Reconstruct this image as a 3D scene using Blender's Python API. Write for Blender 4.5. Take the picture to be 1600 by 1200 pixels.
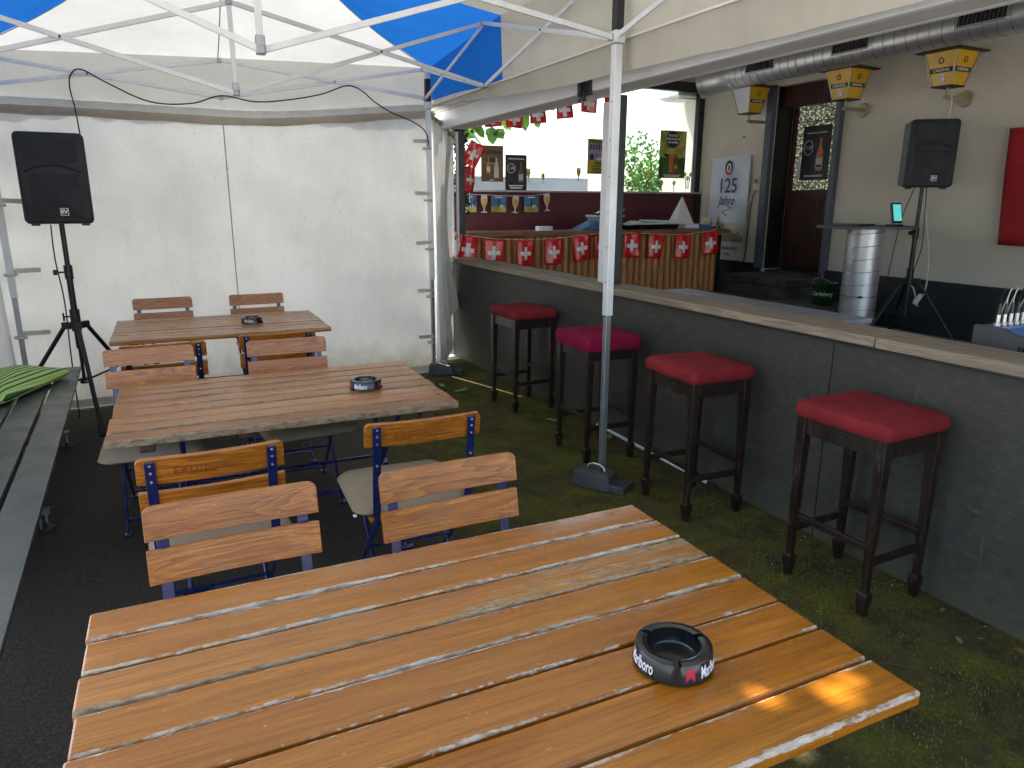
import bpy, bmesh, math, random
from mathutils import Vector, Matrix, Euler
random.seed(11)
R = math.radians
PI = math.pi
for o in list(bpy.data.objects): bpy.data.objects.remove(o)
S = bpy.context.scene
COL = S.collection

# ------------------------------------------------------------------ camera
YAW, PITCH, ROLL = R(26.0), R(14.2), R(0.2)
cam_d = bpy.data.cameras.new('camera'); cam = bpy.data.objects.new('camera', cam_d); COL.objects.link(cam)
cam_d.sensor_width = 36.0; cam_d.lens = 36.0*1119.0/1600.0
cam_d.clip_start = 0.02; cam_d.clip_end = 3000
fw = Vector((math.sin(YAW)*math.cos(PITCH), math.cos(YAW)*math.cos(PITCH), -math.sin(PITCH)))
rt = Vector((math.cos(YAW), -math.sin(YAW), 0)); up = rt.cross(fw)
r2 = rt*math.cos(ROLL)+up*math.sin(ROLL); u2 = up*math.cos(ROLL)-rt*math.sin(ROLL)
mw = Matrix((r2, u2, -fw)).transposed().to_4x4(); mw.translation = (0, 0, 1.6)
cam.matrix_world = mw
S.camera = cam

# ------------------------------------------------------------------ sky, sun, exposure
SUN = Vector((-0.13, 0.46, 0.86)).normalized()          # direction towards the sun
w = bpy.data.worlds.new('World'); S.world = w; w.use_nodes = True
nt = w.node_tree; bg = nt.nodes['Background']
sk = nt.nodes.new('ShaderNodeTexSky'); sk.sky_type = 'NISHITA'; sk.sun_disc = False
sk.sun_elevation = math.asin(SUN.z); sk.sun_rotation = math.atan2(SUN.x, SUN.y)
sk.air_density = 1.0; sk.dust_density = 2.5; sk.ozone_density = 0.7
nt.links.new(sk.outputs[0], bg.inputs[0]); bg.inputs[1].default_value = 0.15
sd = bpy.data.lights.new('sun', 'SUN'); sun = bpy.data.objects.new('sun', sd); COL.objects.link(sun)
sd.energy = 3.8; sd.angle = R(0.9); sd.color = (1.0, 0.965, 0.90)
sun.rotation_euler = SUN.to_track_quat('Z', 'Y').to_euler(); sun.location = (-4, 6, 14)
S.view_settings.view_transform = 'Standard'; S.view_settings.look = 'None'
S.view_settings.gamma = 1.0; S.view_settings.use_curve_mapping = False
S.view_settings.exposure = 2.15
S.render.engine = 'CYCLES'
try:
    S.cycles.max_bounces = 8; S.cycles.diffuse_bounces = 5; S.cycles.transparent_max_bounces = 12
    S.cycles.transmission_bounces = 6; S.cycles.glossy_bounces = 4; S.cycles.sample_clamp_indirect = 6.0
except Exception: pass

# ------------------------------------------------------------------ materials
M = {}
class N:
    """tiny node helper"""
    def __init__(s, name):
        s.m = bpy.data.materials.new(name); s.m.use_nodes = True; s.t = s.m.node_tree
        s.n = s.t.nodes; s.p = s.n['Principled BSDF']; s.out = s.n['Material Output']; M[name] = s.m
    def new(s, ty, **k):
        x = s.n.new('ShaderNode'+ty)
        for a, v in k.items(): setattr(x, a, v)
        return x
    def link(s, a, b): s.t.links.new(a, b)
    def coords(s, scale=(1, 1, 1), rnd=True, kind='Object'):
        tc = s.new('TexCoord'); src = tc.outputs[kind]
        if rnd:
            oi = s.new('ObjectInfo'); mu = s.new('Math', operation='MULTIPLY'); mu.inputs[1].default_value = 37.0
            s.link(oi.outputs['Random'], mu.inputs[0])
            ad = s.new('VectorMath', operation='ADD'); s.link(src, ad.inputs[0]); s.link(mu.outputs[0], ad.inputs[1]); src = ad.outputs[0]
        mp = s.new('Mapping'); mp.inputs['Scale'].default_value = scale; s.link(src, mp.inputs[0])
        return mp.outputs[0]
    def noise(s, co, scale, detail=4, rough=.55, dist=0):
        x = s.new('TexNoise'); x.inputs['Scale'].default_value = scale; x.inputs['Detail'].default_value = detail
        x.inputs['Roughness'].default_value = rough; x.inputs['Distortion'].default_value = dist
        s.link(co, x.inputs['Vector']); return x.outputs['Fac']
    def ramp(s, f, stops):
        x = s.new('ValToRGB'); e = x.color_ramp.elements
        while len(e) < len(stops): e.new(.5)
        for q, (p, c) in zip(e, stops):
            q.position = p; q.color = (c if len(c) == 4 else (*c, 1)) if not isinstance(c, (int, float)) else (c, c, c, 1)
        s.link(f, x.inputs[0]); return x.outputs[0]
    def mix(s, f, a, b, blend='MIX'):
        x = s.new('Mix', data_type='RGBA', blend_type=blend)
        for i, v in ((0, f), (6, a), (7, b)):
            if isinstance(v, (int, float)): x.inputs[i].default_value = v
            elif isinstance(v, tuple): x.inputs[i].default_value = (*v, 1)
            else: s.link(v, x.inputs[i])
        return x.outputs[2]
    def math(s, op, a, b=0.0, c=0.0):
        x = s.new('Math', operation=op)
        for i, v in enumerate((a, b, c)):
            if isinstance(v, (int, float)): x.inputs[i].default_value = v
            else: s.link(v, x.inputs[i])
        return x.outputs[0]
    def bump(s, h, strength, dist=.01, normal=None):
        b = s.new('Bump'); b.inputs['Strength'].default_value = strength; b.inputs['Distance'].default_value = dist
        s.link(h, b.inputs['Height'])
        if normal: s.link(normal, b.inputs['Normal'])
        return b.outputs[0]

def pm(name, col, rough=.5, metal=0., var=.15, vs=6., bump=.0, bs=80., bd=.004, spec=.5, coat=0., rvar=.1, emit=None):
    n = N(name); p = n.p
    co = n.coords()
    f = n.noise(co, vs, 5)
    lo = tuple(c*(1-var) for c in col); hi = tuple(min(1, c*(1+var)) for c in col)
    n.link(n.ramp(f, [(.3, lo), (.7, hi)]), p.inputs['Base Color'])
    n.link(n.ramp(n.noise(co, vs*2.3, 4), [(.3, max(.02, rough-rvar)), (.7, min(1, rough+rvar))]), p.inputs['Roughness'])
    p.inputs['Metallic'].default_value = metal; p.inputs['Specular IOR Level'].default_value = spec
    p.inputs['Coat Weight'].default_value = coat; p.inputs['Coat Roughness'].default_value = .15
    if bump: n.link(n.bump(n.noise(co, bs, 4, .6), bump, bd), p.inputs['Normal'])
    if emit: p.inputs['Emission Color'].default_value = (*emit[0], 1); p.inputs['Emission Strength'].default_value = emit[1]
    return n.m

def wood(name, dark, light, rough=.35, ring=26., wear=None, wearcol=(.42, .38, .33), coat=.3, axis=0, edge=.05, grainmix=.75, patch=0., top=True):
    """varnished plank: stretched grain + rings along the long axis; optional worn varnish along the long edges"""
    n = N(name); p = n.p
    sc = [1., 1., 1.]; sc[axis] = .07
    co = n.coords(tuple(sc))
    base = n.noise(co, 9, 3, .5, .6)
    wv = n.math('FRACT', n.math('MULTIPLY', base, ring*.38))
    rings = n.ramp(wv, [(.0, .25), (.55, .65), (.86, 1.0), (1., .25)])
    fine = n.noise(co, 160, 3, .7)
    g = n.math('MULTIPLY_ADD', rings, grainmix, n.math('MULTIPLY', fine, 1-grainmix))
    col = n.ramp(g, [(.15, dark), (.85, light)])
    sc2 = [1., 1., 1.]; sc2[axis] = .022
    lines = n.ramp(n.noise(n.coords(tuple(sc2)), 210, 3, .65), [(.47, 1.), (.60, .70)])
    lines2 = n.ramp(n.noise(n.coords(tuple(sc2)), 55, 4, .6), [(.35, .88), (.65, 1.06)])
    col = n.mix(1., col, lines, 'MULTIPLY'); col = n.mix(1., col, lines2, 'MULTIPLY')
    # whole-board tint
    oi = n.new('ObjectInfo'); tint = n.ramp(oi.outputs['Random'], [(0, (.80, .73, .72)), (.35, (1., .95, .92)), (.65, (.90, .88, .86)), (1, (1.0, 1.0, 1.0))])
    col = n.mix(.75, col, tint, 'MULTIPLY')
    # dark flecks
    fl = n.ramp(n.noise(n.coords((1., 1., 1.)), 34, 5, .7), [(.66, 0.), (.74, 1.)])
    col = n.mix(n.math('MULTIPLY', fl, .35), col, tuple(c*.35 for c in dark))
    pale = n.ramp(n.noise(n.coords((.6, 1., 1.)), 90, 2, .5), [(.735, 0.), (.76, 1.)])
    col = n.mix(n.math('MULTIPLY', pale, .55), col, (.55, .42, .28))
    rgh = n.ramp(n.noise(n.coords((1, 1, 1)), 7, 4), [(.3, max(.05, rough-.1)), (.7, rough+.12)])
    h = g
    if wear:
        tc = n.new('TexCoord'); sp = n.new('SeparateXYZ'); n.link(tc.outputs['Object'], sp.inputs[0])
        lat = sp.outputs[1 if axis == 0 else 0]
        d = n.math('DIVIDE', n.math('ABSOLUTE', lat), edge)                 # 1 at the long edge
        if axis == 0 and top: d = n.math('ADD', d, n.math('MULTIPLY', n.math('SUBTRACT', sp.outputs[2], .0135), 22.0))   # only the upper arris
        co2 = n.coords((.35, 1, 1) if axis == 0 else (1, .35, 1))
        nz = n.noise(co2, 22, 6, .7); nz2 = n.noise(co2, 3.2, 3)
        m = n.math('ADD', d, n.math('MULTIPLY', n.math('SUBTRACT', nz, .5), .42))
        m = n.math('ADD', m, n.math('MULTIPLY', n.math('SUBTRACT', nz2, .5), .55))
        nz3 = n.noise(n.coords((.5, 1, 1)), 130, 3, .6)
        m = n.math('ADD', m, n.math('MULTIPLY', n.math('SUBTRACT', nz3, .5), .22))
        msk = n.ramp(m, [(1.0-wear, 0.), (1.03-wear, 1.)])
        if patch:
            pz = n.noise(n.coords((.12, 1, 1) if axis == 0 else (1, .12, 1)), 7, 6, .75)
            pk = n.ramp(pz, [(.66-patch, 0.), (.72-patch, 1.)]); msk = n.math('MAXIMUM', msk, pk)
        wc = n.ramp(n.noise(co2, 70, 5, .8), [(.38, (wearcol[0]*.38, wearcol[1]*.27, wearcol[2]*.16)), (.52, tuple(c*.75 for c in wearcol)), (.66, wearcol), (.8, tuple(min(1, c*1.25) for c in wearcol))])
        col = n.mix(msk, col, wc)
        rgh = n.mix(msk, rgh, (.8, .8, .8))
        h = n.math('SUBTRACT', g, n.math('MULTIPLY', msk, 1.2))
        p.inputs['Coat Weight'].default_value = coat
        n.link(n.math('MULTIPLY', n.math('SUBTRACT', 1., msk), coat), p.inputs['Coat Weight'])
    else:
        p.inputs['Coat Weight'].default_value = coat
    n.link(col, p.inputs['Base Color']); n.link(rgh, p.inputs['Roughness'])
    p.inputs['Coat Roughness'].default_value = .22
    h = n.math('ADD', h, n.math('MULTIPLY', lines, .8))
    n.link(n.bump(h, .45, .0012), p.inputs['Normal'])
    return n.m

def rubbed(name, col, lo, hi, sc=(9, 9, 1.6)):
    m = M[name]; t = m.node_tree; p = t.nodes['Principled BSDF']; src = p.inputs['Base Color'].links[0].from_socket
    n = N.__new__(N); n.m = m; n.t = t; n.n = t.nodes; n.p = p
    k = n.ramp(n.noise(n.coords(sc), 6, 6, .75), [(lo, 0.), (hi, .8)])
    n.link(n.mix(k, src, col), p.inputs['Base Color'])
def fabric(name, col, trans, dirt=.35, speck=.5, tcol=None, wrinkle=.35, splash=False):
    n = N(name); n.n.remove(n.p)
    co = n.coords((1, 1, 1), rnd=False)
    big = n.ramp(n.noise(co, 1.3, 5, .6), [(.3, tuple(c*(1-dirt*.45) for c in col)), (.65, col)])
    sp = n.ramp(n.noise(co, 55, 3, .6), [(.67, 0.), (.73, 1.)])
    sp2 = n.ramp(n.noise(co, 2.1, 3), [(.40, 0.15), (.6, 1.)])
    c = n.mix(n.math('MULTIPLY', n.math('MULTIPLY', sp, sp2), speck), big, tuple(q*.35 for q in col))
    st = n.ramp(n.noise(n.coords((3, 3, .35), rnd=False), 3.0, 4), [(.52, 0.), (.75, 1.)])
    c = n.mix(n.math('MULTIPLY', st, dirt*.35), c, (col[0]*.72, col[1]*.68, col[2]*.58))
    if splash:                                                   # rain-splashed dirt along the ground
        tc = n.new('TexCoord'); spx = n.new('SeparateXYZ'); n.link(tc.outputs['Object'], spx.inputs[0])
        e = n.math('ADD', spx.outputs[2], n.math('MULTIPLY', n.math('SUBTRACT', n.noise(co, 6, 5, .7), .5), .55))
        sm_ = n.ramp(e, [(.02, .8), (.34, 0.)])
        c = n.mix(sm_, c, (.30, .27, .20))
        sm2 = n.ramp(n.noise(n.coords((5, 5, .6), rnd=False), 4.5, 5, .65), [(.60, 0.), (.75, .16)])
        c = n.mix(sm2, c, (.40, .38, .33))
    df = n.new('BsdfDiffuse'); tr = n.new('BsdfTranslucent'); mx = n.new('MixShader'); mx.inputs[0].default_value = trans
    n.link(c, df.inputs[0])
    if tcol: n.link(n.mix(1., c, tcol, 'MULTIPLY'), tr.inputs[0])
    else: n.link(c, tr.inputs[0])
    hb = n.math('ADD', n.noise(n.coords((1, 1, .45), rnd=False), 5.5, 4, .55, .8), n.math('MULTIPLY', n.noise(co, 420, 2), .03))
    nm = n.bump(hb, wrinkle, .03)
    n.link(nm, df.inputs['Normal'])
    n.link(df.outputs[0], mx.inputs[1]); n.link(tr.outputs[0], mx.inputs[2]); n.link(mx.outputs[0], n.out.inputs[0])
    return n.m

fabric('white_canvas', (.64, .64, .605), .155, .35, .6)
fabric('wall_canvas', (.585, .585, .555), .115, .45, .95, wrinkle=.8, splash=True)
fabric('cream_canvas', (.50, .475, .41), .09, .4, .5)
fabric('blue_canvas', (.011, .095, .33), .24, .15, .1, wrinkle=.2)
fabric('valance_canvas', (.485, .485, .45), .09, .3, .5)
fabric('dirty_hem', (.46, .40, .32), .15, .7, .8)
pm('strap_web', (.55, .52, .44), .8, var=.2)
pm('tent_white_steel', (.66, .68, .70), .38, .15, var=.08, spec=.5)
pm('tent_grey_steel', (.36, .38, .40), .38, .75, var=.12)
pm('black_rubber', (.018, .018, .020), .55, var=.3)
pm('weight_plastic', (.045, .046, .048), .62, var=.3, bump=.3, bs=120)
pm('chrome_handle', (.6, .6, .6), .3, .8)
wood('table_wood', (.325, .104, .007), (.48, .178, .013), .27, ring=14, wear=.05, wearcol=(.60, .50, .38), edge=.0535, coat=.22, patch=-.06, grainmix=.38)
wood('table_wood_worn', (.34, .115, .014), (.50, .20, .032), .36, ring=14, wear=.10, wearcol=(.42, .30, .17), edge=.0535, coat=.15, patch=.085, grainmix=.5)
wood('table_wood_pale', (.35, .138, .030), (.49, .215, .055), .34, ring=14, wear=.06, wearcol=(.28, .19, .12), edge=.0535, coat=.3, patch=.0, grainmix=.4)
wood('table_wood_frayed', (.22, .080, .02), (.38, .155, .042), .45, ring=14, wear=.34, wearcol=(.34, .25, .16), edge=.0535, coat=.1, patch=.0, grainmix=.4, top=False)
wood('chair_wood', (.27, .072, .007), (.56, .195, .020), .26, ring=60, coat=.22, grainmix=.74)
wood('batten_wood', (.035, .016, .009), (.075, .034, .018), .6, coat=.0)
wood('stool_wood', (.006, .0028, .002), (.019, .0078, .0048), .42, axis=2, coat=.3)
rubbed('stool_wood', (.13, .062, .03), .57, .68)
wood('log_wood', (.30, .108, .028), (.62, .28, .088), .5, axis=2, ring=20, coat=.12, grainmix=.6)
wood('rail_wood', (.18, .070, .024), (.33, .145, .055), .5, axis=0, ring=20, coat=.1)
wood('cap_wood', (.20, .155, .108), (.37, .30, .215), .75, axis=1, ring=34, coat=0., grainmix=.5)
pm('steel_blue', (.012, .020, .105), .28, .25, var=.2, coat=.4)
pm('rivet_steel', (.62, .62, .62), .3, .9)
pm('cushion_taupe', (.225, .178, .122), .95, var=.10, vs=4, bump=.35, bs=900, bd=.001, spec=.15)
pm('velvet_red', (.185, .017, .020), .95, var=.25, vs=5, bump=.25, bs=700, bd=.001, spec=.2)
pm('velvet_crimson', (.200, .005, .034), .9, var=.2, vs=5, bump=.25, bs=700, bd=.001, spec=.2)
pm('ashtray_black', (.006, .006, .007), .22, var=.3, coat=.35)
pm('grit_grey', (.20, .19, .17), .9, var=.5, vs=40)
pm('engraved', (.25, .070, .007), .4)
pm('print_white', (.80, .80, .80), .5, var=.03)
pm('print_red', (.50, .020, .045), .5, var=.05)
pm('print_black', (.010, .010, .012), .5, var=.1)
pm('print_navy', (.020, .035, .11), .6, var=.1)
pm('speaker_black', (.008, .010, .014), .55, var=.2, bump=.4, bs=260, bd=.002)
pm('speaker_grille', (.006, .008, .012), .55, .2, var=.1, bump=.6, bs=700, bd=.002)
pm('speaker_side', (.10, .10, .105), .5, var=.2)
pm('stand_black', (.012, .012, .014), .38, .1, var=.2)
pm('cable_black', (.010, .010, .011), .5)
pm('cable_white', (.66, .64, .58), .5)
pm('bench_grey', (.058, .066, .058), .38, var=.25, vs=3, bump=.15, bs=60, coat=.1)
pm('bench_steel', (.16, .165, .17), .45, .5, var=.25)
pm('pipe_white', (.70, .72, .74), .35)
pm('counter_trim', (.55, .56, .57), .5)
pm('black_paint', (.016, .018, .022), .42, var=.25)
pm('beam_white', (.72, .74, .76), .45, var=.06, vs=2)
pm('beam_grey', (.66, .63, .59), .6, var=.08, vs=2)
pm('ceiling_white', (.52, .51, .48), .85, var=.06, vs=1)
pm('burgundy', (.105, .020, .026), .55, var=.15, vs=2)
pm('ledge_grey', (.42, .43, .45), .4)
pm('plinth_black', (.016, .019, .023), .6, var=.3, vs=3, bump=.2, bs=40)
pm('frame_grey', (.085, .10, .125), .5, var=.15)
wood('door_wood', (.034, .008, .005), (.070, .018, .010), .5, axis=2, coat=.1)
pm('dark_panel', (.013, .010, .010), .5, var=.2)
pm('stone_step', (.060, .055, .050), .85, var=.4, vs=5, bump=.5, bs=30, bd=.01)
pm('terrace_stone', (.12, .115, .11), .85, var=.3, vs=3, bump=.3, bs=30)
pm('shelf_grey', (.26, .27, .31), .45, var=.05)
pm('galvanised', (.62, .63, .64), .40, .80, var=.06, vs=4, rvar=.05)
pm('seam_steel', (.30, .31, .32), .3, .9)
pm('lantern_yellow', (.68, .39, .012), .35, var=.10, vs=6, coat=.3)
pm('lantern_roof', (.030, .022, .018), .55)
pm('brass_pale', (.38, .33, .22), .35, .5)
pm('flag_red', (.70, .012, .016), .32, var=.12, coat=.5)
pm('flag_cloth', (.36, .012, .020), .85, var=.15)
pm('flag_white', (.86, .86, .86), .4, coat=.3)
pm('string_white', (.66, .62, .55), .8)
pm('poster_brown', (.13, .072, .036), .45, var=.35, vs=3)
pm('poster_dark', (.018, .021, .028), .35, var=.15)
pm('poster_yellow', (.42, .33, .03), .5)
pm('poster_lilac', (.30, .25, .42), .5)
pm('poster_green', (.030, .11, .022), .4, var=.7, vs=5)
pm('poster_lime', (.36, .36, .07), .45, var=.5, vs=9)
pm('poster_orange', (.60, .16, .05), .45, var=.2)
pm('poster_gold', (.40, .22, .05), .45, var=.3, vs=20)
pm('poster_blue', (.06, .16, .32), .5, var=.35, vs=12)
pm('glass_beer', (.55, .36, .08), .45, var=.2)
pm('glass_foam', (.62, .60, .54), .5)
pm('banner_pale', (.62, .68, .78), .6, var=.10, vs=3)
pm('banner_brown', (.28, .22, .16), .7, var=.35, vs=30)
pm('banner_grey', (.54, .53, .51), .7, var=.05)
pm('green_plastic', (.012, .055, .018), .35)
pm('mixer_blue', (.05, .13, .36), .38, var=.1)
pm('mixer_side', (.045, .047, .05), .55, bump=.3, bs=200)
pm('register_grey', (.16, .19, .22), .45)
pm('paper_white', (.74, .74, .76), .7, var=.04)
pm('leaf_fallen', (.13, .24, .05), .6, var=.3, vs=30)
pm('leaf_dry', (.20, .09, .03), .8, var=.3, vs=30)
pm('screen_cyan', (.02, .2, .2), .2, emit=((.12, .62, .58), .22))
pm('phone_black', (.01, .01, .012), .2)
pm('bark', (.075, .055, .04), .9, var=.4, vs=8, bump=.7, bs=25, bd=.02)
pm('concrete_wall', (.30, .31, .32), .85, var=.15, vs=3, bump=.3, bs=30)
pm('yard', (.42, .40, .36), .9, var=.2, vs=.8, bump=.3, bs=20)
pm('yellow_petal', (.70, .55, .02), .5)
pm('ac_white', (.60, .66, .62), .5)
pm('twig', (.06, .042, .028), .9)

def special():
    # stucco
    for nm, c in (('stucco', (.72, .675, .575)),):
        n = N(nm); co = n.coords((1, 1, 1), False)
        n.link(n.ramp(n.noise(co, 1.1, 5), [(.3, tuple(q*.88 for q in c)), (.7, c)]), n.p.inputs['Base Color'])
        n.p.inputs['Roughness'].default_value = .92; n.p.inputs['Specular IOR Level'].default_value = .2
        h = n.math('ADD', n.noise(co, 42, 5, .7, .6), n.math('MULTIPLY', n.noise(co, 150, 3), .35))
        n.link(n.bump(h, .75, .012), n.p.inputs['Normal'])
    # counter cladding: charcoal board with streaky scuffs
    n = N('counter_board'); co = n.coords((1, .55, 1.3), False)
    f = n.noise(co, 30, 7, .78); g = n.noise(n.coords((1, 1, 1), False), 1.2, 4)
    c = n.ramp(f, [(.30, (.025, .024, .020)), (.56, (.046, .044, .036)), (.74, (.092, .087, .073))])
    c = n.mix(n.ramp(g, [(.4, 0.), (.7, .5)]), c, (.036, .036, .028))
    sc_ = n.ramp(n.noise(n.coords((1, 3., .5), False), 5, 7, .8), [(.60, 0.), (.70, .55)])
    c = n.mix(sc_, c, (.110, .106, .088))
    tc = n.new('TexCoord'); sp = n.new('SeparateXYZ'); n.link(tc.outputs['Object'], sp.inputs[0])
    e = n.math('ADD', sp.outputs[2], n.math('MULTIPLY', n.math('SUBTRACT', n.noise(n.coords((1, 1, 1), False), 9, 5, .7), .5), .5))
    c = n.mix(n.ramp(e, [(.0, .7), (.22, 0.)]), c, (.075, .078, .045))
    n.link(c, n.p.inputs['Base Color']); n.p.inputs['Roughness'].default_value = .6
    n.link(n.bump(f, .25, .003), n.p.inputs['Normal'])
    # tent floor: near-black rubbery asphalt, moss spreading towards the counter
    n = N('tent_ground'); tc = n.new('TexCoord'); sp = n.new('SeparateXYZ'); n.link(tc.outputs['Object'], sp.inputs[0])
    co = n.coords((1, 1, 1), False)
    gr = n.noise(co, 110, 7, .85); lump = n.noise(co, 3.2, 6, .65)
    asp = n.ramp(gr, [(.32, (.014, .012, .010)), (.52, (.058, .050, .041)), (.70, (.20, .175, .145))])
    asp = n.mix(n.ramp(n.noise(co, 1.4, 5, .65), [(.4, .0), (.7, .35)]), asp, (.070, .060, .047))
    mossn = n.noise(co, 70, 6, .75)
    moss = n.ramp(mossn, [(.28, (.030, .025, .007)), (.5, (.098, .090, .012)), (.72, (.185, .185, .022))])
    earth = n.ramp(n.noise(co, 9, 5, .7), [(.35, (.030, .024, .013)), (.7, (.080, .070, .030))])
    moss = n.mix(n.ramp(n.noise(co, 3.6, 5, .7), [(.38, .0), (.56, .9)]), moss, earth)
    moss = n.mix(n.ramp(n.noise(n.coords((1, 1, 1), True), 2.6, 4, .6), [(.54, .0), (.68, .8)]), moss, n.ramp(mossn, [(.3, (.048, .060, .010)), (.7, (.135, .190, .024))]))
    m = n.math('ADD', sp.outputs[0], n.math('MULTIPLY', n.math('SUBTRACT', lump, .5), 1.5))
    msk = n.ramp(n.math('DIVIDE', m, 3.0), [(.30, 0.), (.46, 1.)])
    n.link(n.mix(msk, asp, moss), n.p.inputs['Base Color']); n.p.inputs['Roughness'].default_value = .93
    n.p.inputs['Specular IOR Level'].default_value = .2
    h = n.math('ADD', n.math('MULTIPLY', gr, .5), n.math('MULTIPLY', mossn, msk))
    n.link(n.bump(h, .8, .012), n.p.inputs['Normal'])
    # moss blades
    n = N('moss_blade'); oi = n.coords((1, 1, 1), False)
    n.link(n.ramp(n.noise(oi, 6, 5, .7), [(.3, (.060, .052, .010)), (.55, (.110, .108, .016)), (.75, (.145, .180, .024))]), n.p.inputs['Base Color']); n.p.inputs['Roughness'].default_value = .8
    # window glass
    n = N('window_glass'); n.n.remove(n.p); tr = n.new('BsdfTransparent'); gl = n.new('BsdfGlossy'); gl.inputs['Roughness'].default_value = .02
    fr = n.new('Fresnel'); fr.inputs[0].default_value = 1.45; mx = n.new('MixShader')
    tr.inputs[0].default_value = (.93, .96, .95, 1)
    n.link(fr.outputs[0], mx.inputs[0]); n.link(tr.outputs[0], mx.inputs[1]); n.link(gl.outputs[0], mx.inputs[2]); n.link(mx.outputs[0], n.out.inputs[0])
    # leaded door glass, mirror-like bubbles; emission painted in for daylight behind the door
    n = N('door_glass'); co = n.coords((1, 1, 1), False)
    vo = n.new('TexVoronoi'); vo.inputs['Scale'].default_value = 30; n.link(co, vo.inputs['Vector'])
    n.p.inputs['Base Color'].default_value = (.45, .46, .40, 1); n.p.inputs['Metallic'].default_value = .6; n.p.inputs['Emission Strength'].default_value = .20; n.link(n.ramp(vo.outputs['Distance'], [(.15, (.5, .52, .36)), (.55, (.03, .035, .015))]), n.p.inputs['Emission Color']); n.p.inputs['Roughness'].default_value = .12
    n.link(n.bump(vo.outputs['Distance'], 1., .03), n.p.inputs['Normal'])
    # striped green cushion
    n = N('stripe_green'); tc = n.new('TexCoord'); wv = n.new('TexWave'); wv.wave_type = 'BANDS'; wv.bands_direction = 'X'
    wv.inputs['Scale'].default_value = 7.0; wv.inputs['Distortion'].default_value = .2
    n.link(tc.outputs['Object'], wv.inputs[0])
    n.link(n.ramp(wv.outputs['Fac'], [(.22, (.02, .10, .015)), (.34, (.22, .45, .05)), (.62, (.62, .68, .48)), (.85, (.34, .55, .10))]), n.p.inputs['Base Color']); n.p.inputs['Roughness'].default_value = .9
    # foliage
    for nm, a, b in (('leaf_tree', (.030, .085, .018), (.10, .20, .04)), ('leaf_hedge', (.020, .055, .014), (.065, .14, .03)), ('leaf_ivy', (.006, .016, .006), (.022, .045, .014))):
        n = N(nm); n.n.remove(n.p); co = n.coords((1, 1, 1), False)
        c = n.ramp(n.noise(co, 2.2, 3), [(.35, a), (.65, b)])
        df = n.new('BsdfPrincipled'); df.inputs['Roughness'].default_value = .45; tr = n.new('BsdfTranslucent'); mx = n.new('MixShader'); mx.inputs[0].default_value = .55
        n.link(c, df.inputs['Base Color']); n.link(n.mix(1., c, (1.4, 1.5, .7), 'MULTIPLY'), tr.inputs[0])
        n.link(df.outputs[0], mx.inputs[1]); n.link(tr.outputs[0], mx.inputs[2]); n.link(mx.outputs[0], n.out.inputs[0])
special()

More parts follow.
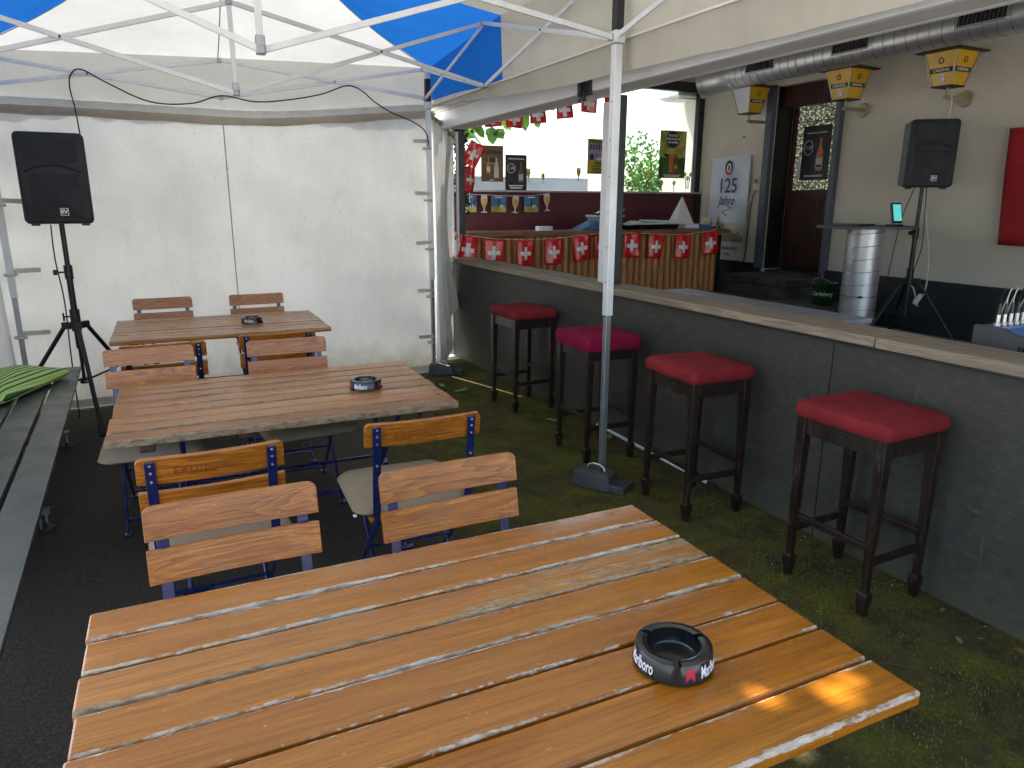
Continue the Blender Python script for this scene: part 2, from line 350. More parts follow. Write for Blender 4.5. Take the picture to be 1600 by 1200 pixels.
# ------------------------------------------------------------------ mesh helpers
class MB:
    def __init__(s): s.v = []; s.f = []; s.sm = []
    def add(s, vs, fs, smooth=False):
        o = len(s.v); s.v += [tuple(v) for v in vs]; s.f += [tuple(i+o for i in f) for f in fs]; s.sm += [smooth]*len(fs); return s
    def box(s, c, d, rot=None):
        hx, hy, hz = d[0]/2, d[1]/2, d[2]/2
        vs = [Vector((x, y, z)) for z in (-hz, hz) for y in (-hy, hy) for x in (-hx, hx)]
        if rot is not None: vs = [rot @ v for v in vs]
        vs = [v+Vector(c) for v in vs]
        return s.add(vs, [(0, 2, 3, 1), (4, 5, 7, 6), (0, 1, 5, 4), (2, 6, 7, 3), (0, 4, 6, 2), (1, 3, 7, 5)])
    def bar(s, a, b, wdt, th, upv=(0, 0, 1)):
        """rectangular bar from a to b; th measured along upv"""
        a = Vector(a); b = Vector(b); d = (b-a).normalized(); u = Vector(upv); u = (u-d*u.dot(d))
        if u.length < 1e-4: u = Vector((1, 0, 0))-d*d.x
        u.normalize(); sv = d.cross(u)
        vs = []
        for p in (a, b):
            for q, r in ((-1, -1), (1, -1), (1, 1), (-1, 1)): vs.append(p+sv*(q*wdt/2)+u*(r*th/2))
        return s.add(vs, [(0, 1, 2, 3), (7, 6, 5, 4), (0, 4, 5, 1), (1, 5, 6, 2), (2, 6, 7, 3), (3, 7, 4, 0)])
    def tube(s, pts, r, n=8, caps=True):
        pts = [Vector(p) for p in pts]; rs = r if isinstance(r, (list, tuple)) else [r]*len(pts)
        vs = []; prev = None
        for i, p in enumerate(pts):
            d = (pts[min(i+1, len(pts)-1)]-pts[max(i-1, 0)]).normalized()
            if prev is None:
                u = Vector((0, 0, 1)) if abs(d.z) < .9 else Vector((1, 0, 0))
            else: u = prev
            u = (u-d*u.dot(d)).normalized(); prev = u; sv = d.cross(u)
            for k in range(n):
                t = 2*PI*(k+.5)/n; vs.append(p+(u*math.cos(t)+sv*math.sin(t))*rs[i])
        fs = []
        for i in range(len(pts)-1):
            for k in range(n): fs.append((i*n+k, i*n+(k+1) % n, (i+1)*n+(k+1) % n, (i+1)*n+k))
        s.add(vs, fs, n > 5)
        if caps:
            m = len(vs); o = len(s.v)-m
            s.f += [tuple(o+k for k in reversed(range(n))), tuple(o+m-n+k for k in range(n))]; s.sm += [False, False]
        return s
    def lathe(s, prof, n=32, zfun=None, c=(0, 0, 0)):
        vs = []; fs = []
        for i, (r, z) in enumerate(prof):
            for k in range(n):
                t = 2*PI*k/n; zz = zfun(i, t, z) if zfun else z
                vs.append((c[0]+r*math.cos(t), c[1]+r*math.sin(t), c[2]+zz))
        for i in range(len(prof)-1):
            for k in range(n): fs.append((i*n+k, i*n+(k+1) % n, (i+1)*n+(k+1) % n, (i+1)*n+k))
        return s.add(vs, fs, True)
    def rings(s, rows, seg=4, caps=True, smooth=True, c=(0, 0, 0)):
        """stack of rounded rectangles (w, d, corner_r, z[, dx, dy])"""
        vs = []; cnt = 4*(seg+1)
        for row in rows:
            wd, dp, r, z = row[:4]; dx, dy = (row[4], row[5]) if len(row) > 4 else (0, 0)
            r = min(r, wd/2*.999, dp/2*.999)
            for qx, qy, a0 in ((1, 1, 0), (-1, 1, 90), (-1, -1, 180), (1, -1, 270)):
                for k in range(seg+1):
                    t = R(a0+90*k/seg); vs.append((c[0]+dx+qx*(wd/2-r)+r*math.cos(t), c[1]+dy+qy*(dp/2-r)+r*math.sin(t), c[2]+z))
        fs = []
        for i in range(len(rows)-1):
            for k in range(cnt): fs.append((i*cnt+k, i*cnt+(k+1) % cnt, (i+1)*cnt+(k+1) % cnt, (i+1)*cnt+k))
        s.add(vs, fs, smooth)
        if caps:
            o = len(s.v)-len(vs); s.f += [tuple(o+k for k in reversed(range(cnt))), tuple(o+len(vs)-cnt+k for k in range(cnt))]; s.sm += [False, smooth]
        return s
    def prism(s, poly, a, b, mat4=None):
        """poly in local XY, extruded z a..b, optional 4x4"""
        n = len(poly); vs = [Vector((x, y, a)) for x, y in poly]+[Vector((x, y, b)) for x, y in poly]
        if mat4 is not None: vs = [mat4 @ v for v in vs]
        fs = [tuple(reversed(range(n))), tuple(range(n, 2*n))]+[(k, (k+1) % n, n+(k+1) % n, n+k) for k in range(n)]
        return s.add(vs, fs)
    def sheet(s, nu, nv, fn, smooth=True, thick=0):
        vs = [fn(i/nu, j/nv) for j in range(nv+1) for i in range(nu+1)]
        fs = [(j*(nu+1)+i, j*(nu+1)+i+1, (j+1)*(nu+1)+i+1, (j+1)*(nu+1)+i) for j in range(nv) for i in range(nu)]
        return s.add(vs, fs, smooth)
    def xf(s, m):
        s.v = [tuple(m @ Vector(v)) for v in s.v]; return s
    def build(s, name, mat, parent=None, loc=None, rot=None, bevel=0, seg=2, world=False, solid=0):
        me = bpy.data.meshes.new(name); me.from_pydata(s.v, [], s.f); me.update()
        me.polygons.foreach_set('use_smooth', s.sm)
        if any(s.sm): me.set_sharp_from_angle(angle=R(38))
        me.materials.append(M[mat] if isinstance(mat, str) else mat)
        return put(name, me, parent, loc, rot, bevel, seg, world, solid)

def put(name, me, parent=None, loc=None, rot=None, bevel=0, seg=2, world=False, solid=0):
    o = bpy.data.objects.new(name, me); COL.objects.link(o)
    if loc is not None: o.location = loc
    if rot is not None: o.rotation_euler = rot
    if parent is not None:
        o.parent = parent
        if world: o.matrix_parent_inverse = (Matrix.Translation(parent.location) @ parent.rotation_euler.to_matrix().to_4x4()).inverted()
    if solid:
        m = o.modifiers.new('solid', 'SOLIDIFY'); m.thickness = solid; m.offset = 0
    if bevel:
        m = o.modifiers.new('bevel', 'BEVEL'); m.width = bevel; m.segments = seg; m.limit_method = 'ANGLE'; m.angle_limit = R(40)
    return o

def tag(o, label=None, cat=None, group=None, kind=None):
    if label: o['label'] = label
    if cat: o['category'] = cat
    if group: o['group'] = group
    if kind: o['kind'] = kind
    return o
def thing(name, label, cat, loc=(0, 0, 0), rz=0, group=None, rot=None):
    o = bpy.data.objects.new(name, None); COL.objects.link(o); o.empty_display_size = .1
    o.location = loc; o.rotation_euler = rot if rot else (0, 0, rz)
    return tag(o, label, cat, group)
def copy_tree(o, parent=None, root=True):
    c = o.copy(); COL.objects.link(c)
    if parent is not None: c.parent = parent
    for ch in list(o.children): copy_tree(ch, c, False)
    return c
def struct(o): o['kind'] = 'structure'; return o

FACE_Y = Matrix(((1, 0, 0), (0, 0, -1), (0, 1, 0))).to_4x4()            # reads from -y side
FACE_X = Matrix(((0, 0, -1), (-1, 0, 0), (0, 1, 0))).to_4x4()           # reads from -x side
def text_mesh(s, size, ext=.001, bold=0., shear=0., sx=1., align='CENTER', spacing=1.):
    cu = bpy.data.curves.new('lettering', 'FONT'); cu.body = s; cu.size = size; cu.extrude = ext; cu.offset = bold
    cu.shear = shear; cu.align_x = align; cu.align_y = 'CENTER'; cu.resolution_u = 3; cu.space_character = spacing
    o = bpy.data.objects.new('tmp', cu); COL.objects.link(o)
    bpy.context.view_layer.update()
    dg = bpy.context.evaluated_depsgraph_get(); me = bpy.data.meshes.new_from_object(o.evaluated_get(dg))
    bpy.data.objects.remove(o); bpy.data.curves.remove(cu)
    for v in me.vertices: v.co.x *= sx
    me.name = 'lettering'; me.materials.clear()
    return me
def text(s, size, mat, parent, m4, ext=.001, bold=0., shear=0., sx=1., align='CENTER', world=True, spacing=1., name='lettering'):
    me = text_mesh(s, size, ext, bold, shear, sx, align, spacing); me.transform(m4); me.materials.append(M[mat])
    return put(name, me, parent, world=world)
def T(x, y, z): return Matrix.Translation((x, y, z))

# ================================================================== SETTING
struct(MB().sheet(2, 2, lambda u, v: ((u-.5)*600, (v-.5)*600, -.012), False).build('ground', 'yard'))
struct(MB().sheet(60, 90, lambda u, v: (-1.9+u*4.72, -2.2+v*9.1, .004*math.sin(u*31+v*17)*math.sin(v*43))).build('tent_floor', 'tent_ground'))
struct(MB().box((5.05, 3.0, .14), (4.1, 10.8, .32)).build('terrace_floor', 'terrace_stone'))

# ---- moss on the ground by the counter (uncountable)
mb = MB(); vs = []; fs = []
for i in range(70000):
    x = random.uniform(.75, 2.74); y = random.uniform(.45, 5.6)
    if random.random() > min(1, (x-.6)/1.0): continue
    cl = math.sin(x*9+1.3*math.sin(y*5))*math.sin(y*7+2*math.sin(x*4))
    if cl < random.uniform(-.9, .5): continue
    a = random.uniform(0, 2*PI); h = random.uniform(.003, .010); wd = random.uniform(.0016, .0038); l = random.uniform(-.008, .008)
    o = len(vs); dx, dy = math.cos(a)*wd, math.sin(a)*wd
    vs += [(x-dx, y-dy, 0), (x+dx, y+dy, 0), (x+l, y+l*.6, h)]; fs.append((o, o+1, o+2))
mb.add(vs, fs)
tag(mb.build('moss', 'moss_blade'), 'patchy dark green moss covering the ground beside the counter', 'moss', kind='stuff')
mb = MB()
for i in range(230):                                            # grit and flakes lying along the foot of the counter
    y = random.uniform(.7, 6.4); x = 2.76-abs(random.gauss(0, .07)); q = random.uniform(.0015, .0055)*random.random()+.001
    mb.box((x, y, q*.3+.004), (q*1.6, q, q*.5), Euler((random.uniform(-.5, .5), random.uniform(-.5, .5), random.uniform(0, 3))).to_matrix())
for i in range(170):
    x = random.uniform(-.6, 2.6); y = random.uniform(.7, 6.0); q = random.uniform(.001, .003)
    mb.box((x, y, .005), (q*1.6, q, q*.5), Euler((0, 0, random.uniform(0, 3))).to_matrix())
tag(mb.build('grit', 'grit_grey'), 'pale grit and flakes strewn along the foot of the counter', 'grit', kind='stuff')

# ================================================================== PARTY TENT
TX0, TX1 = -1.0, 2.30
tent = thing('party_tent', 'white and blue pop-up party tent with scissor truss frame over the tables', 'tent', (.6, 3.3, 0))
def tp(mb, name, mat, **k): return mb.build(name, mat, tent, world=True, **k)
POST = {'bl': (-1.0, 6.42), 'br': (2.29, 6.42), 'ml': (-1.03, 3.4), 'mr': (2.26, 3.40), 'fl': (-1.03, .12), 'fr': (2.30, .12)}
for k, (x, y) in POST.items():
    low = .98 if k == 'mr' else .9
    tp(MB().box((x, y, low/2+.02), (.034, .034, low)), 'post', 'tent_grey_steel', bevel=.003)
    tp(MB().box((x, y, (low+2.40)/2), (.044, .044, 2.40-low)), 'post_sleeve', 'tent_white_steel', bevel=.003)
    tp(MB().box((x, y, 2.435), (.06, .06, .06)), 'slider', 'tent_white_steel', bevel=.004)
    tp(MB().box((x, y, 2.56), (.047, .047, .19)), 'black_sleeve', 'black_rubber', bevel=.003)
    tp(MB().box((x, y, 2.70), (.044, .044, .10)), 'post_head', 'tent_white_steel', bevel=.003)
    tp(MB().box((x, y, .012), (.10, .10, .014)), 'foot_plate', 'tent_grey_steel', bevel=.002)
    if k == 'mr':
        for i in range(9): tp(MB().tube([(x-.024, y-.004, .6+i*.19), (x-.021, y-.004, .6+i*.19)], .004, 8), 'pin_hole', 'black_rubber')
# trusses: nodes at the posts and between them
ND = {'bl': [(-1.0, 6.42, 2.38), (-1.0, 6.42, 2.58)], 'br': [(2.26, 6.42, 2.49), (2.26, 6.42, 2.73)], 'bm': [(.575, 6.42, 2.395), (.582, 6.42, 2.668)],
      'rm': [(2.29, 5.19, 2.437), (2.29, 5.19, 2.862)], 'mr': [(2.24, 3.41, 2.432), (2.24, 3.41, 2.80)], 'lm': [(-1.03, 4.91, 2.265), (-1.03, 4.91, 2.645)],
      'ml': [(-1.03, 3.4, 2.44), (-1.03, 3.4, 2.78)], 'ca': [(.523, 4.88, 2.235), (.523, 4.88, 2.735)], 'mm': [(.474, 3.38, 2.215), (.474, 3.38, 2.66)],
      'rb': [(2.29, 1.75, 2.437), (2.29, 1.75, 2.86)], 'fr': [(2.29, .14, 2.44), (2.29, .14, 2.8)], 'lb': [(-1.03, 1.75, 2.437), (-1.03, 1.75, 2.86)],
      'fl': [(-1.03, .14, 2.44), (-1.03, .14, 2.8)], 'cb': [(.6, 1.7, 2.30), (.6, 1.7, 2.75)], 'fm': [(.6, .12, 2.40), (.6, .12, 2.70)]}
def scissor(a, b, off):
    off = Vector(off)
    for p, q, sgn in ((ND[a][0], ND[b][1], 1), (ND[a][1], ND[b][0], -1)):
        p = Vector(p)+off*sgn; q = Vector(q)+off*sgn
        tp(MB().bar(p, q, .014, .027), 'truss_bar', 'tent_white_steel', bevel=.002, seg=1)
        for e in (p, q):
            tp(MB().box(e, (.03, .03, .034)), 'truss_bracket', 'tent_grey_steel', bevel=.003, seg=1)
    # the bolt where the two bars cross
    p1, q1, p2, q2 = [Vector(v) for v in (ND[a][0], ND[b][1], ND[a][1], ND[b][0])]
    k = (p2.z-p1.z)/((q1.z-p1.z)-(q2.z-p2.z)); c = p1.lerp(q1, k); n = off.normalized()*.019
    tp(MB().tube([c-n, c+n], .007, 8), 'bolt', 'black_rubber')
for a, b, off in (('bl', 'bm', (0, .008, 0)), ('bm', 'br', (0, .008, 0)), ('br', 'rm', (.008, 0, 0)), ('rm', 'mr', (.008, 0, 0)), ('bl', 'lm', (.008, 0, 0)), ('lm', 'ml', (.008, 0, 0)),
                  ('lm', 'ca', (0, .008, 0)), ('ca', 'rm', (0, .008, 0)), ('ml', 'mm', (0, .008, 0)), ('mm', 'mr', (0, .008, 0)), ('mr', 'rb', (.008, 0, 0)), ('rb', 'fr', (.008, 0, 0)),
                  ('ml', 'lb', (.008, 0, 0)), ('lb', 'fl', (.008, 0, 0)), ('lb', 'cb', (0, .008, 0)), ('cb', 'rb', (0, .008, 0)), ('fl', 'fm', (0, .008, 0)), ('fm', 'fr', (0, .008, 0))):
    scissor(a, b, off)
for (x, y, z, zt) in ((.523, 4.88, 2.235, 3.36), (.474, 3.38, 2.215, 2.95), (.6, 1.7, 2.30, 3.36)):
    tp(MB().box((x, y, (z+zt)/2), (.026, .026, zt-z)), 'centre_pole', 'tent_white_steel', bevel=.002, seg=1)
    tp(MB().box((x, y, z+.02), (.038, .038, .075)), 'pole_foot', 'tent_grey_steel', bevel=.004)
# roof: two pyramids, each side a pair of panels
def roof_panel(e0, e1, pk, name, mat, sag=.05, holes=()):
    e0, e1, pk = Vector(e0), Vector(e1), Vector(pk)
    nu, nv = (80, 80) if holes else (22, 22); vs = []; fs = []
    for j in range(nv+1):
        s_ = j/nv
        for i in range(nu+1):
            t = i/nu; p = e0.lerp(e1, t).lerp(pk, s_)
            p.z -= sag*math.sin(PI*s_)*(.7+.3*math.sin(PI*t)); p.z += .006*math.sin(t*19+s_*11)*math.sin(PI*s_)
            vs.append(p)
    for j in range(nv):
        for i in range(nu):
            fs.append((j*(nu+1)+i, j*(nu+1)+i+1, (j+1)*(nu+1)+i+1, (j+1)*(nu+1)+i))
    mb = MB().add(vs, fs, True)
    if holes:
        keep = []
        for f in mb.f:
            c = sum((Vector(mb.v[q]) for q in f), Vector())/4
            if not any(((c-h0)-SUN*(c-h0).dot(SUN)).length < hr*(1+.35*math.sin(9*math.atan2(c.y-h0.y, c.x-h0.x))) for h0, hr in holes): keep.append(f)
        mb.f = keep; mb.sm = [True]*len(keep)
    return tp(mb, name, mat)
EA = {'bl': (-1.04, 6.50, 2.63), 'bm': (.58, 6.50, 2.70), 'br': (2.34, 6.50, 2.76), 'rm': (2.34, 5.0, 2.88), 'mr': (2.33, 3.42, 2.83), 'mm': (.5, 3.42, 2.80), 'ml': (-1.08, 3.42, 2.80), 'lm': (-1.08, 5.0, 2.72),
      'rb': (2.34, 1.76, 2.88), 'fr': (2.34, .05, 2.83), 'fm': (.6, .05, 2.80), 'fl': (-1.08, .05, 2.83), 'lb': (-1.08, 1.76, 2.86)}
HOLES = [(Vector((1.02, .745, .74)), .040), (Vector((1.075, .765, .74)), .028), (Vector((.895, .795, .74)), .028), (Vector((1.58, 1.25, 0)), .045)]   # added unseen holes, placed to drop sun spots on table and ground
PA = (.54, 4.9, 3.42); PB = (.6, 1.72, 3.44)
for a, b, pk, mat in (('bl', 'bm', PA, 'white_canvas'), ('bm', 'br', PA, 'white_canvas'), ('br', 'rm', PA, 'blue_canvas'), ('rm', 'mr', PA, 'cream_canvas'), ('mr', 'mm', PA, 'white_canvas'),
                      ('mm', 'ml', PA, 'white_canvas'), ('ml', 'lm', PA, 'white_canvas'), ('lm', 'bl', PA, 'blue_canvas'),
                      ('mr', 'rb', PB, 'white_canvas'), ('rb', 'fr', PB, 'white_canvas'), ('fr', 'fm', PB, 'white_canvas'), ('fm', 'fl', PB, 'white_canvas'), ('fl', 'lb', PB, 'white_canvas'),
                      ('lb', 'ml', PB, 'white_canvas'), ('ml', 'mm', PB, 'white_canvas'), ('mm', 'mr', PB, 'white_canvas')):
    roof_panel(EA[a], EA[b], pk, 'roof_panel', mat, .16 if pk is PA else .05, holes=HOLES if pk is PB and a in ('mm', 'mr', 'ml') else ())
for a, pk in (('bm', PA), ('br', PA), ('bl', PA)):               # sewn seams running up to the peak
    p, q = Vector(EA[a]), Vector(pk); pts = []
    for i in range(13):
        t = i/12; v = p.lerp(q, t); v.z -= .16*math.sin(PI*t)*.7+.005; pts.append(v)
    tp(MB().tube(pts, .004, 5), 'seam', 'dirty_hem' if a == 'bm' else 'white_canvas')
# valances
def valance(a, b, bots, mat, hemmat, nx=(0, 0), name='valance', hem=.075):
    a, b = Vector(a), Vector(b); off = Vector((nx[0], nx[1], 0))
    def pos(u, z):
        p = a.lerp(b, u); zt = p.z; k = u*(len(bots)-1); i = min(int(k), len(bots)-2); zb = bots[i]+(bots[i+1]-bots[i])*(k-i)
        q = p.copy(); q.z = zt+(zb-zt)*z; q += off*((.010*math.sin(u*9+z*2)*z+.003*math.sin(u*31)*z)*math.sin(PI*u)+.02*z)
        return q
    hz = 1-hem/.42
    if mat == hemmat:
        tp(MB().sheet(40, 10, lambda u, v: pos(u, v)), name, mat); return
    tp(MB().sheet(40, 8, lambda u, v: pos(u, v*hz)), name, mat)
    tp(MB().sheet(40, 2, lambda u, v: pos(u, hz+v*(1-hz))), name+'_hem', hemmat)
valance(EA['bl'], EA['bm'], (2.27, 2.265, 2.27), 'valance_canvas', 'valance_canvas', (0, 1))
valance(EA['bm'], EA['br'], (2.27, 2.30, 2.37), 'valance_canvas', 'valance_canvas', (0, 1))
valance(EA['br'], EA['rm'], (2.43, 2.40, 2.345), 'blue_canvas', 'cream_canvas', (1, 0))
valance(EA['rm'], EA['mr'], (2.345, 2.30, 2.285), 'cream_canvas', 'cream_canvas', (1, 0))
valance(EA['mr'], EA['rb'], (2.285, 2.26, 2.25), 'cream_canvas', 'cream_canvas', (1, 0))
valance(EA['rb'], EA['fr'], (2.25, 2.28, 2.3), 'cream_canvas', 'cream_canvas', (1, 0))
for a, b in (('bl', 'lm'), ('lm', 'ml'), ('ml', 'lb'), ('lb', 'fl')):
    valance(EA[a], EA[b], (2.36, 2.34, 2.36), 'blue_canvas' if a == 'bl' else 'white_canvas', 'white_canvas', (-1, 0))
valance(EA['fl'], EA['fm'], (2.38, 2.36), 'white_canvas', 'white_canvas', (0, -1)); valance(EA['fm'], EA['fr'], (2.36, 2.38), 'white_canvas', 'white_canvas', (0, -1))
# back wall, two lengths joined by a seam, with a grubby top hem
def wallpt(u, v):
    x = -1.13+u*3.42; zt = 2.318+.13*max(0, (u-.55)/.45)**1.4+.006*math.sin(u*9)
    z = .03+v*(zt-.03)
    y = 6.47+.055*math.sin(PI*v)*math.sin(PI*u)+.008*math.sin(x*4+v*3)*v+.0025*math.sin(x*23+v*5)+.008*math.sin(v*7+x*2)+.016*math.sin(v*34+x*3)*(math.exp(-(1-u)*16)+math.exp(-abs(u-.04)*20))+.010*math.sin(x*26+1.5*math.sin(x*7))*v**9+.007*math.sin(x*21)*(1-v)**8
    return (x, y, z)
SM = .4985
tp(MB().sheet(46, 36, lambda u, v: wallpt(u*SM, v)), 'wall_panel', 'wall_canvas')
tp(MB().sheet(46, 36, lambda u, v: wallpt(SM+u*(1-SM), v)), 'wall_panel', 'wall_canvas')
tp(MB().sheet(60, 3, lambda u, v: (wallpt(u, 1)[0], wallpt(u, 1)[1]-.012-.006*math.sin(v*PI), wallpt(u, 1)[2]-.116+.062*v+.004*math.sin(u*37)*(1-v))), 'wall_top_hem', 'dirty_hem')
tp(MB().tube([Vector(wallpt(SM, i/24))-Vector((0, .006, 0)) for i in range(24)], .0045, 6), 'wall_seam', 'dirty_hem')
tp(MB().sheet(60, 2, lambda u, v: (wallpt(u, 0)[0], wallpt(u, 0)[1]-.010-.03*(1-v), .008+v*.06)), 'wall_mud_flap', 'cream_canvas')
# left wall
tp(MB().sheet(30, 20, lambda u, v: (-1.06-.03*math.sin(PI*v)+.015*math.sin(u*28), 3.42+u*3.08, .01+v*2.42)), 'wall_panel', 'wall_canvas')
# gathered curtain in the corner next to the counter
def curt(u, v):
    x = 2.32+u*.44; y = 6.44+u*.60; zt = 2.36-.11*u*u; zb = .05+.42*max(0, u-.62)/.38*1.3
    z = zb+v*(zt-zb); f = .035*math.sin(u*21+1.2*v)*(.35+.65*(1-v))+.02*math.sin(u*47+v*3)
    pinch = .10*math.sin(PI*v)*u
    return (x+f*.6-pinch, y-f*.8, z)
tp(MB().sheet(50, 30, curt), 'side_curtain', 'wall_canvas')
tp(MB().sheet(16, 20, lambda u, v: (2.16+u*.62, 7.12+.02*math.sin(u*13+v*3), .006+v*2.36)), 'sun_stop_sheet', 'wall_canvas')  # added sheet, stops sun leaking in past the curtain
tp(MB().tube([Vector(curt(i/14, 1))+Vector((-.01, -.01, -.01-.02*math.sin(PI*i/14))) for i in range(15)], .024, 8), 'curtain_top_roll', 'dirty_hem')
tp(MB().tube([Vector(curt(.78+.05*math.sin(i*.5), i/16))+Vector((-.02, -.02, 0)) for i in range(3, 16)], [.012+.016*math.sin(i*.2) for i in range(13)], 6), 'curtain_fold', 'cream_canvas')
# lacing straps
for z in (2.13, 1.68, 1.24, .80, .36):
    tp(MB().box((2.215, 6.40, z), (.15, .006, .032), Euler((0, random.uniform(-.05, .05), 0)).to_matrix()), 'strap', 'strap_web')
    tp(MB().tube([(2.27+.03*math.cos(t), 6.42+.03*math.sin(t), z-.06) for t in [k*PI/5 for k in range(11)]], .012, 6), 'strap_loop', 'strap_web')
for z in (1.60, 1.10, .63):
    tp(MB().box((-.90, 6.41, z), (.19, .006, .034), Euler((0, random.uniform(-.07, .07), 0)).to_matrix()), 'strap', 'strap_web')
    tp(MB().tube([(-1.0+.034*math.cos(t), 6.42+.034*math.sin(t), z-.03) for t in [k*PI/5 for k in range(11)]], .012, 6), 'strap_loop', 'strap_web')

# weights on the tent feet
def weight(loc, rz, label):
    t = thing('tent_weight', label, 'weight', loc, rz, 'rubber weights on the tent feet'); t.scale = (.80, .86, 1.0)
    MB().rings([(.30, .19, .02, 0), (.30, .19, .02, .03), (.275, .165, .02, .085), (.255, .145, .025, .09)]).build('block', 'weight_plastic', t)
    MB().rings([(.12, .17, .02, 0), (.12, .17, .02, .035), (.11, .16, .02, .04)]).build('toe', 'weight_plastic', t, loc=(.20, 0, 0))
    MB().tube([(-.07, 0, .085), (-.06, 0, .112), (-.02, 0, .125), (.03, 0, .122), (.06, 0, .108), (.07, 0, .085)], .007, 8).build('handle', 'chrome_handle', t)
    return t
weight((2.16, 3.31, .006), R(-58), 'black weight with metal handle at foot of the front tent post')
weight((2.33, 6.33, .006), R(-20), 'black weight with metal handle at the back corner post by white wall')

# ================================================================== COUNTER
CX = 2.775
ct = thing('counter_wall', 'long charcoal board counter with a weathered wooden top plank', 'counter', (CX, 3, 0))
for y0, y1 in ((-1.6, -.1), (-.094, 2.28), (2.286, 4.62), (4.626, 7.40)):
    MB().box((CX+.06, (y0+y1)/2, .495), (.12, y1-y0, .985)).build('panel', 'counter_board', ct, world=True, bevel=.002, seg=1)
MB().box((CX+.10, 2.9, .50), (.10, 8.96, .97)).build('core', 'black_paint', ct, world=True)
for y0, y1, dz in ((-1.6, 2.05, 0), (2.056, 7.42, .001)):
    MB().box((CX+.095, (y0+y1)/2, 1.018+dz), (.25, y1-y0, .046)).build('top_plank', 'cap_wood', ct, world=True, bevel=.005)
MB().box((CX+.06, 2.9, .986), (.14, 9.0, .012)).build('black_lath', 'black_paint', ct, world=True)  # thin black lath under the top planks
tag(MB().box((3.32, 3.55, .955), (.60, 1.62, .028)).build('shelf_board', 'shelf_grey', bevel=.004), 'flat bluish grey shelf board just behind the counter top', 'shelf')

# ================================================================== TERRACE ROOF over the bar
tr = thing('terrace_roof', 'white framed terrace roof with black posts standing on the counter', 'roof', (2.9, 3, 1.04))
MB().box((2.525, 2.55, 2.343), (.05, 8.5, .155)).build('front_beam', 'beam_white', tr, world=True, bevel=.008)
MB().box((2.53, 2.55, 2.428), (.075, 8.5, .012)).build('beam_lip', 'beam_white', tr, world=True)
MB().box((2.435, 2.55, 2.445), (.21, 8.5, .012)).build('sun_gap_strip', 'beam_grey', tr, world=True)  # added strip, blocks sun leaking between valance and beam
MB().box((2.66, 2.55, 2.300), (.218, 8.5, .03), Euler((0, R(-2.), 0)).to_matrix()).build('soffit', 'beam_grey', tr, world=True)
MB().box((2.79, 2.55, 2.304), (.040, 8.5, .034)).build('soffit_edge', 'beam_white', tr, world=True, bevel=.004)
MB().add([(2.56, -1.7, 2.36), (7.08, -1.7, 3.50), (7.08, 8.62, 3.50), (2.56, 8.62, 2.36), (2.56, -1.7, 2.42), (7.08, -1.7, 3.56), (7.08, 8.62, 3.56), (2.56, 8.62, 2.42)],
         [(0, 3, 2, 1), (4, 5, 6, 7), (0, 1, 5, 4), (2, 3, 7, 6), (0, 4, 7, 3), (1, 2, 6, 5)]).build('roof_sheet', 'ceiling_white', tr, world=True)
for y, wd in ((7.15, .085), (4.27, .055), (1.05, .055)):
    MB().box((2.885, y, (1.041+2.30)/2), (.07, wd, 1.255)).build('post', 'black_paint', tr, world=True, bevel=.003)
MB().box((2.86, 4.385, (1.041+2.27)/2), (.03, .075, 1.22)).build('white_cover_strip', 'beam_white', tr, world=True, bevel=.003)
MB().box((2.83, 7.28, (1.041+2.24)/2), (.03, .10, 1.19)).build('white_cover_strip', 'beam_white', tr, world=True, bevel=.003)
t = thing('pipe_clamp', 'black clamp gripping the white beam beside the tent post', 'clamp', (2.497, 4.06, 2.30))
MB().box((0, 0, .0), (.02, .085, .11)).build('plate', 'black_rubber', t, bevel=.004)
MB().box((-.02, .06, -.005), (.03, .03, .10)).build('jaw', 'black_rubber', t, bevel=.004)
MB().tube([(-.015, .06, -.05), (-.02, .07, -.09)], .011, 8).build('screw', 'black_rubber', t)
MB().tube([(-.015, .02, -.03), (-.02, .01, -.085)], .011, 8).build('screw', 'black_rubber', t)

# ================================================================== WINDOW WALL at the far end
ww = thing('window_wall', 'burgundy wall with wide bright windows behind the log bar', 'wall', (5, 8.45, .3))
MB().box((5.0, 8.46, 1.0), (4.30, .10, 1.46)).build('burgundy_panel', 'burgundy', ww, world=True)
MB().box((4.96, 8.43, 1.742), (4.22, .20, .022)).build('sill', 'ledge_grey', ww, world=True, bevel=.004)
for x0, x1 in ((2.96, 5.58), (5.64, 7.0)):
    MB().box(((x0+x1)/2, 8.47, 2.42), (x1-x0, .008, 1.30)).build('pane', 'window_glass', ww, world=True)
for x, wd in ((2.92, .08), (5.61, .06), (7.045, .09)):
    MB().box((x, 8.46, 2.43), (wd, .09, 1.35)).build('mullion', 'black_paint', ww, world=True, bevel=.004)
MB().box((5.0, 8.46, 3.15), (4.30, .09, .12)).build('head_rail', 'black_paint', ww, world=True)
MB().box((5.0, 8.46, 3.33), (4.30, .06, .22)).build('upper_panel', 'ceiling_white', ww, world=True)
MB().box((7.045, 8.39, 1.02), (.09, .05, 1.42)).build('corner_trim', 'black_paint', ww, world=True)

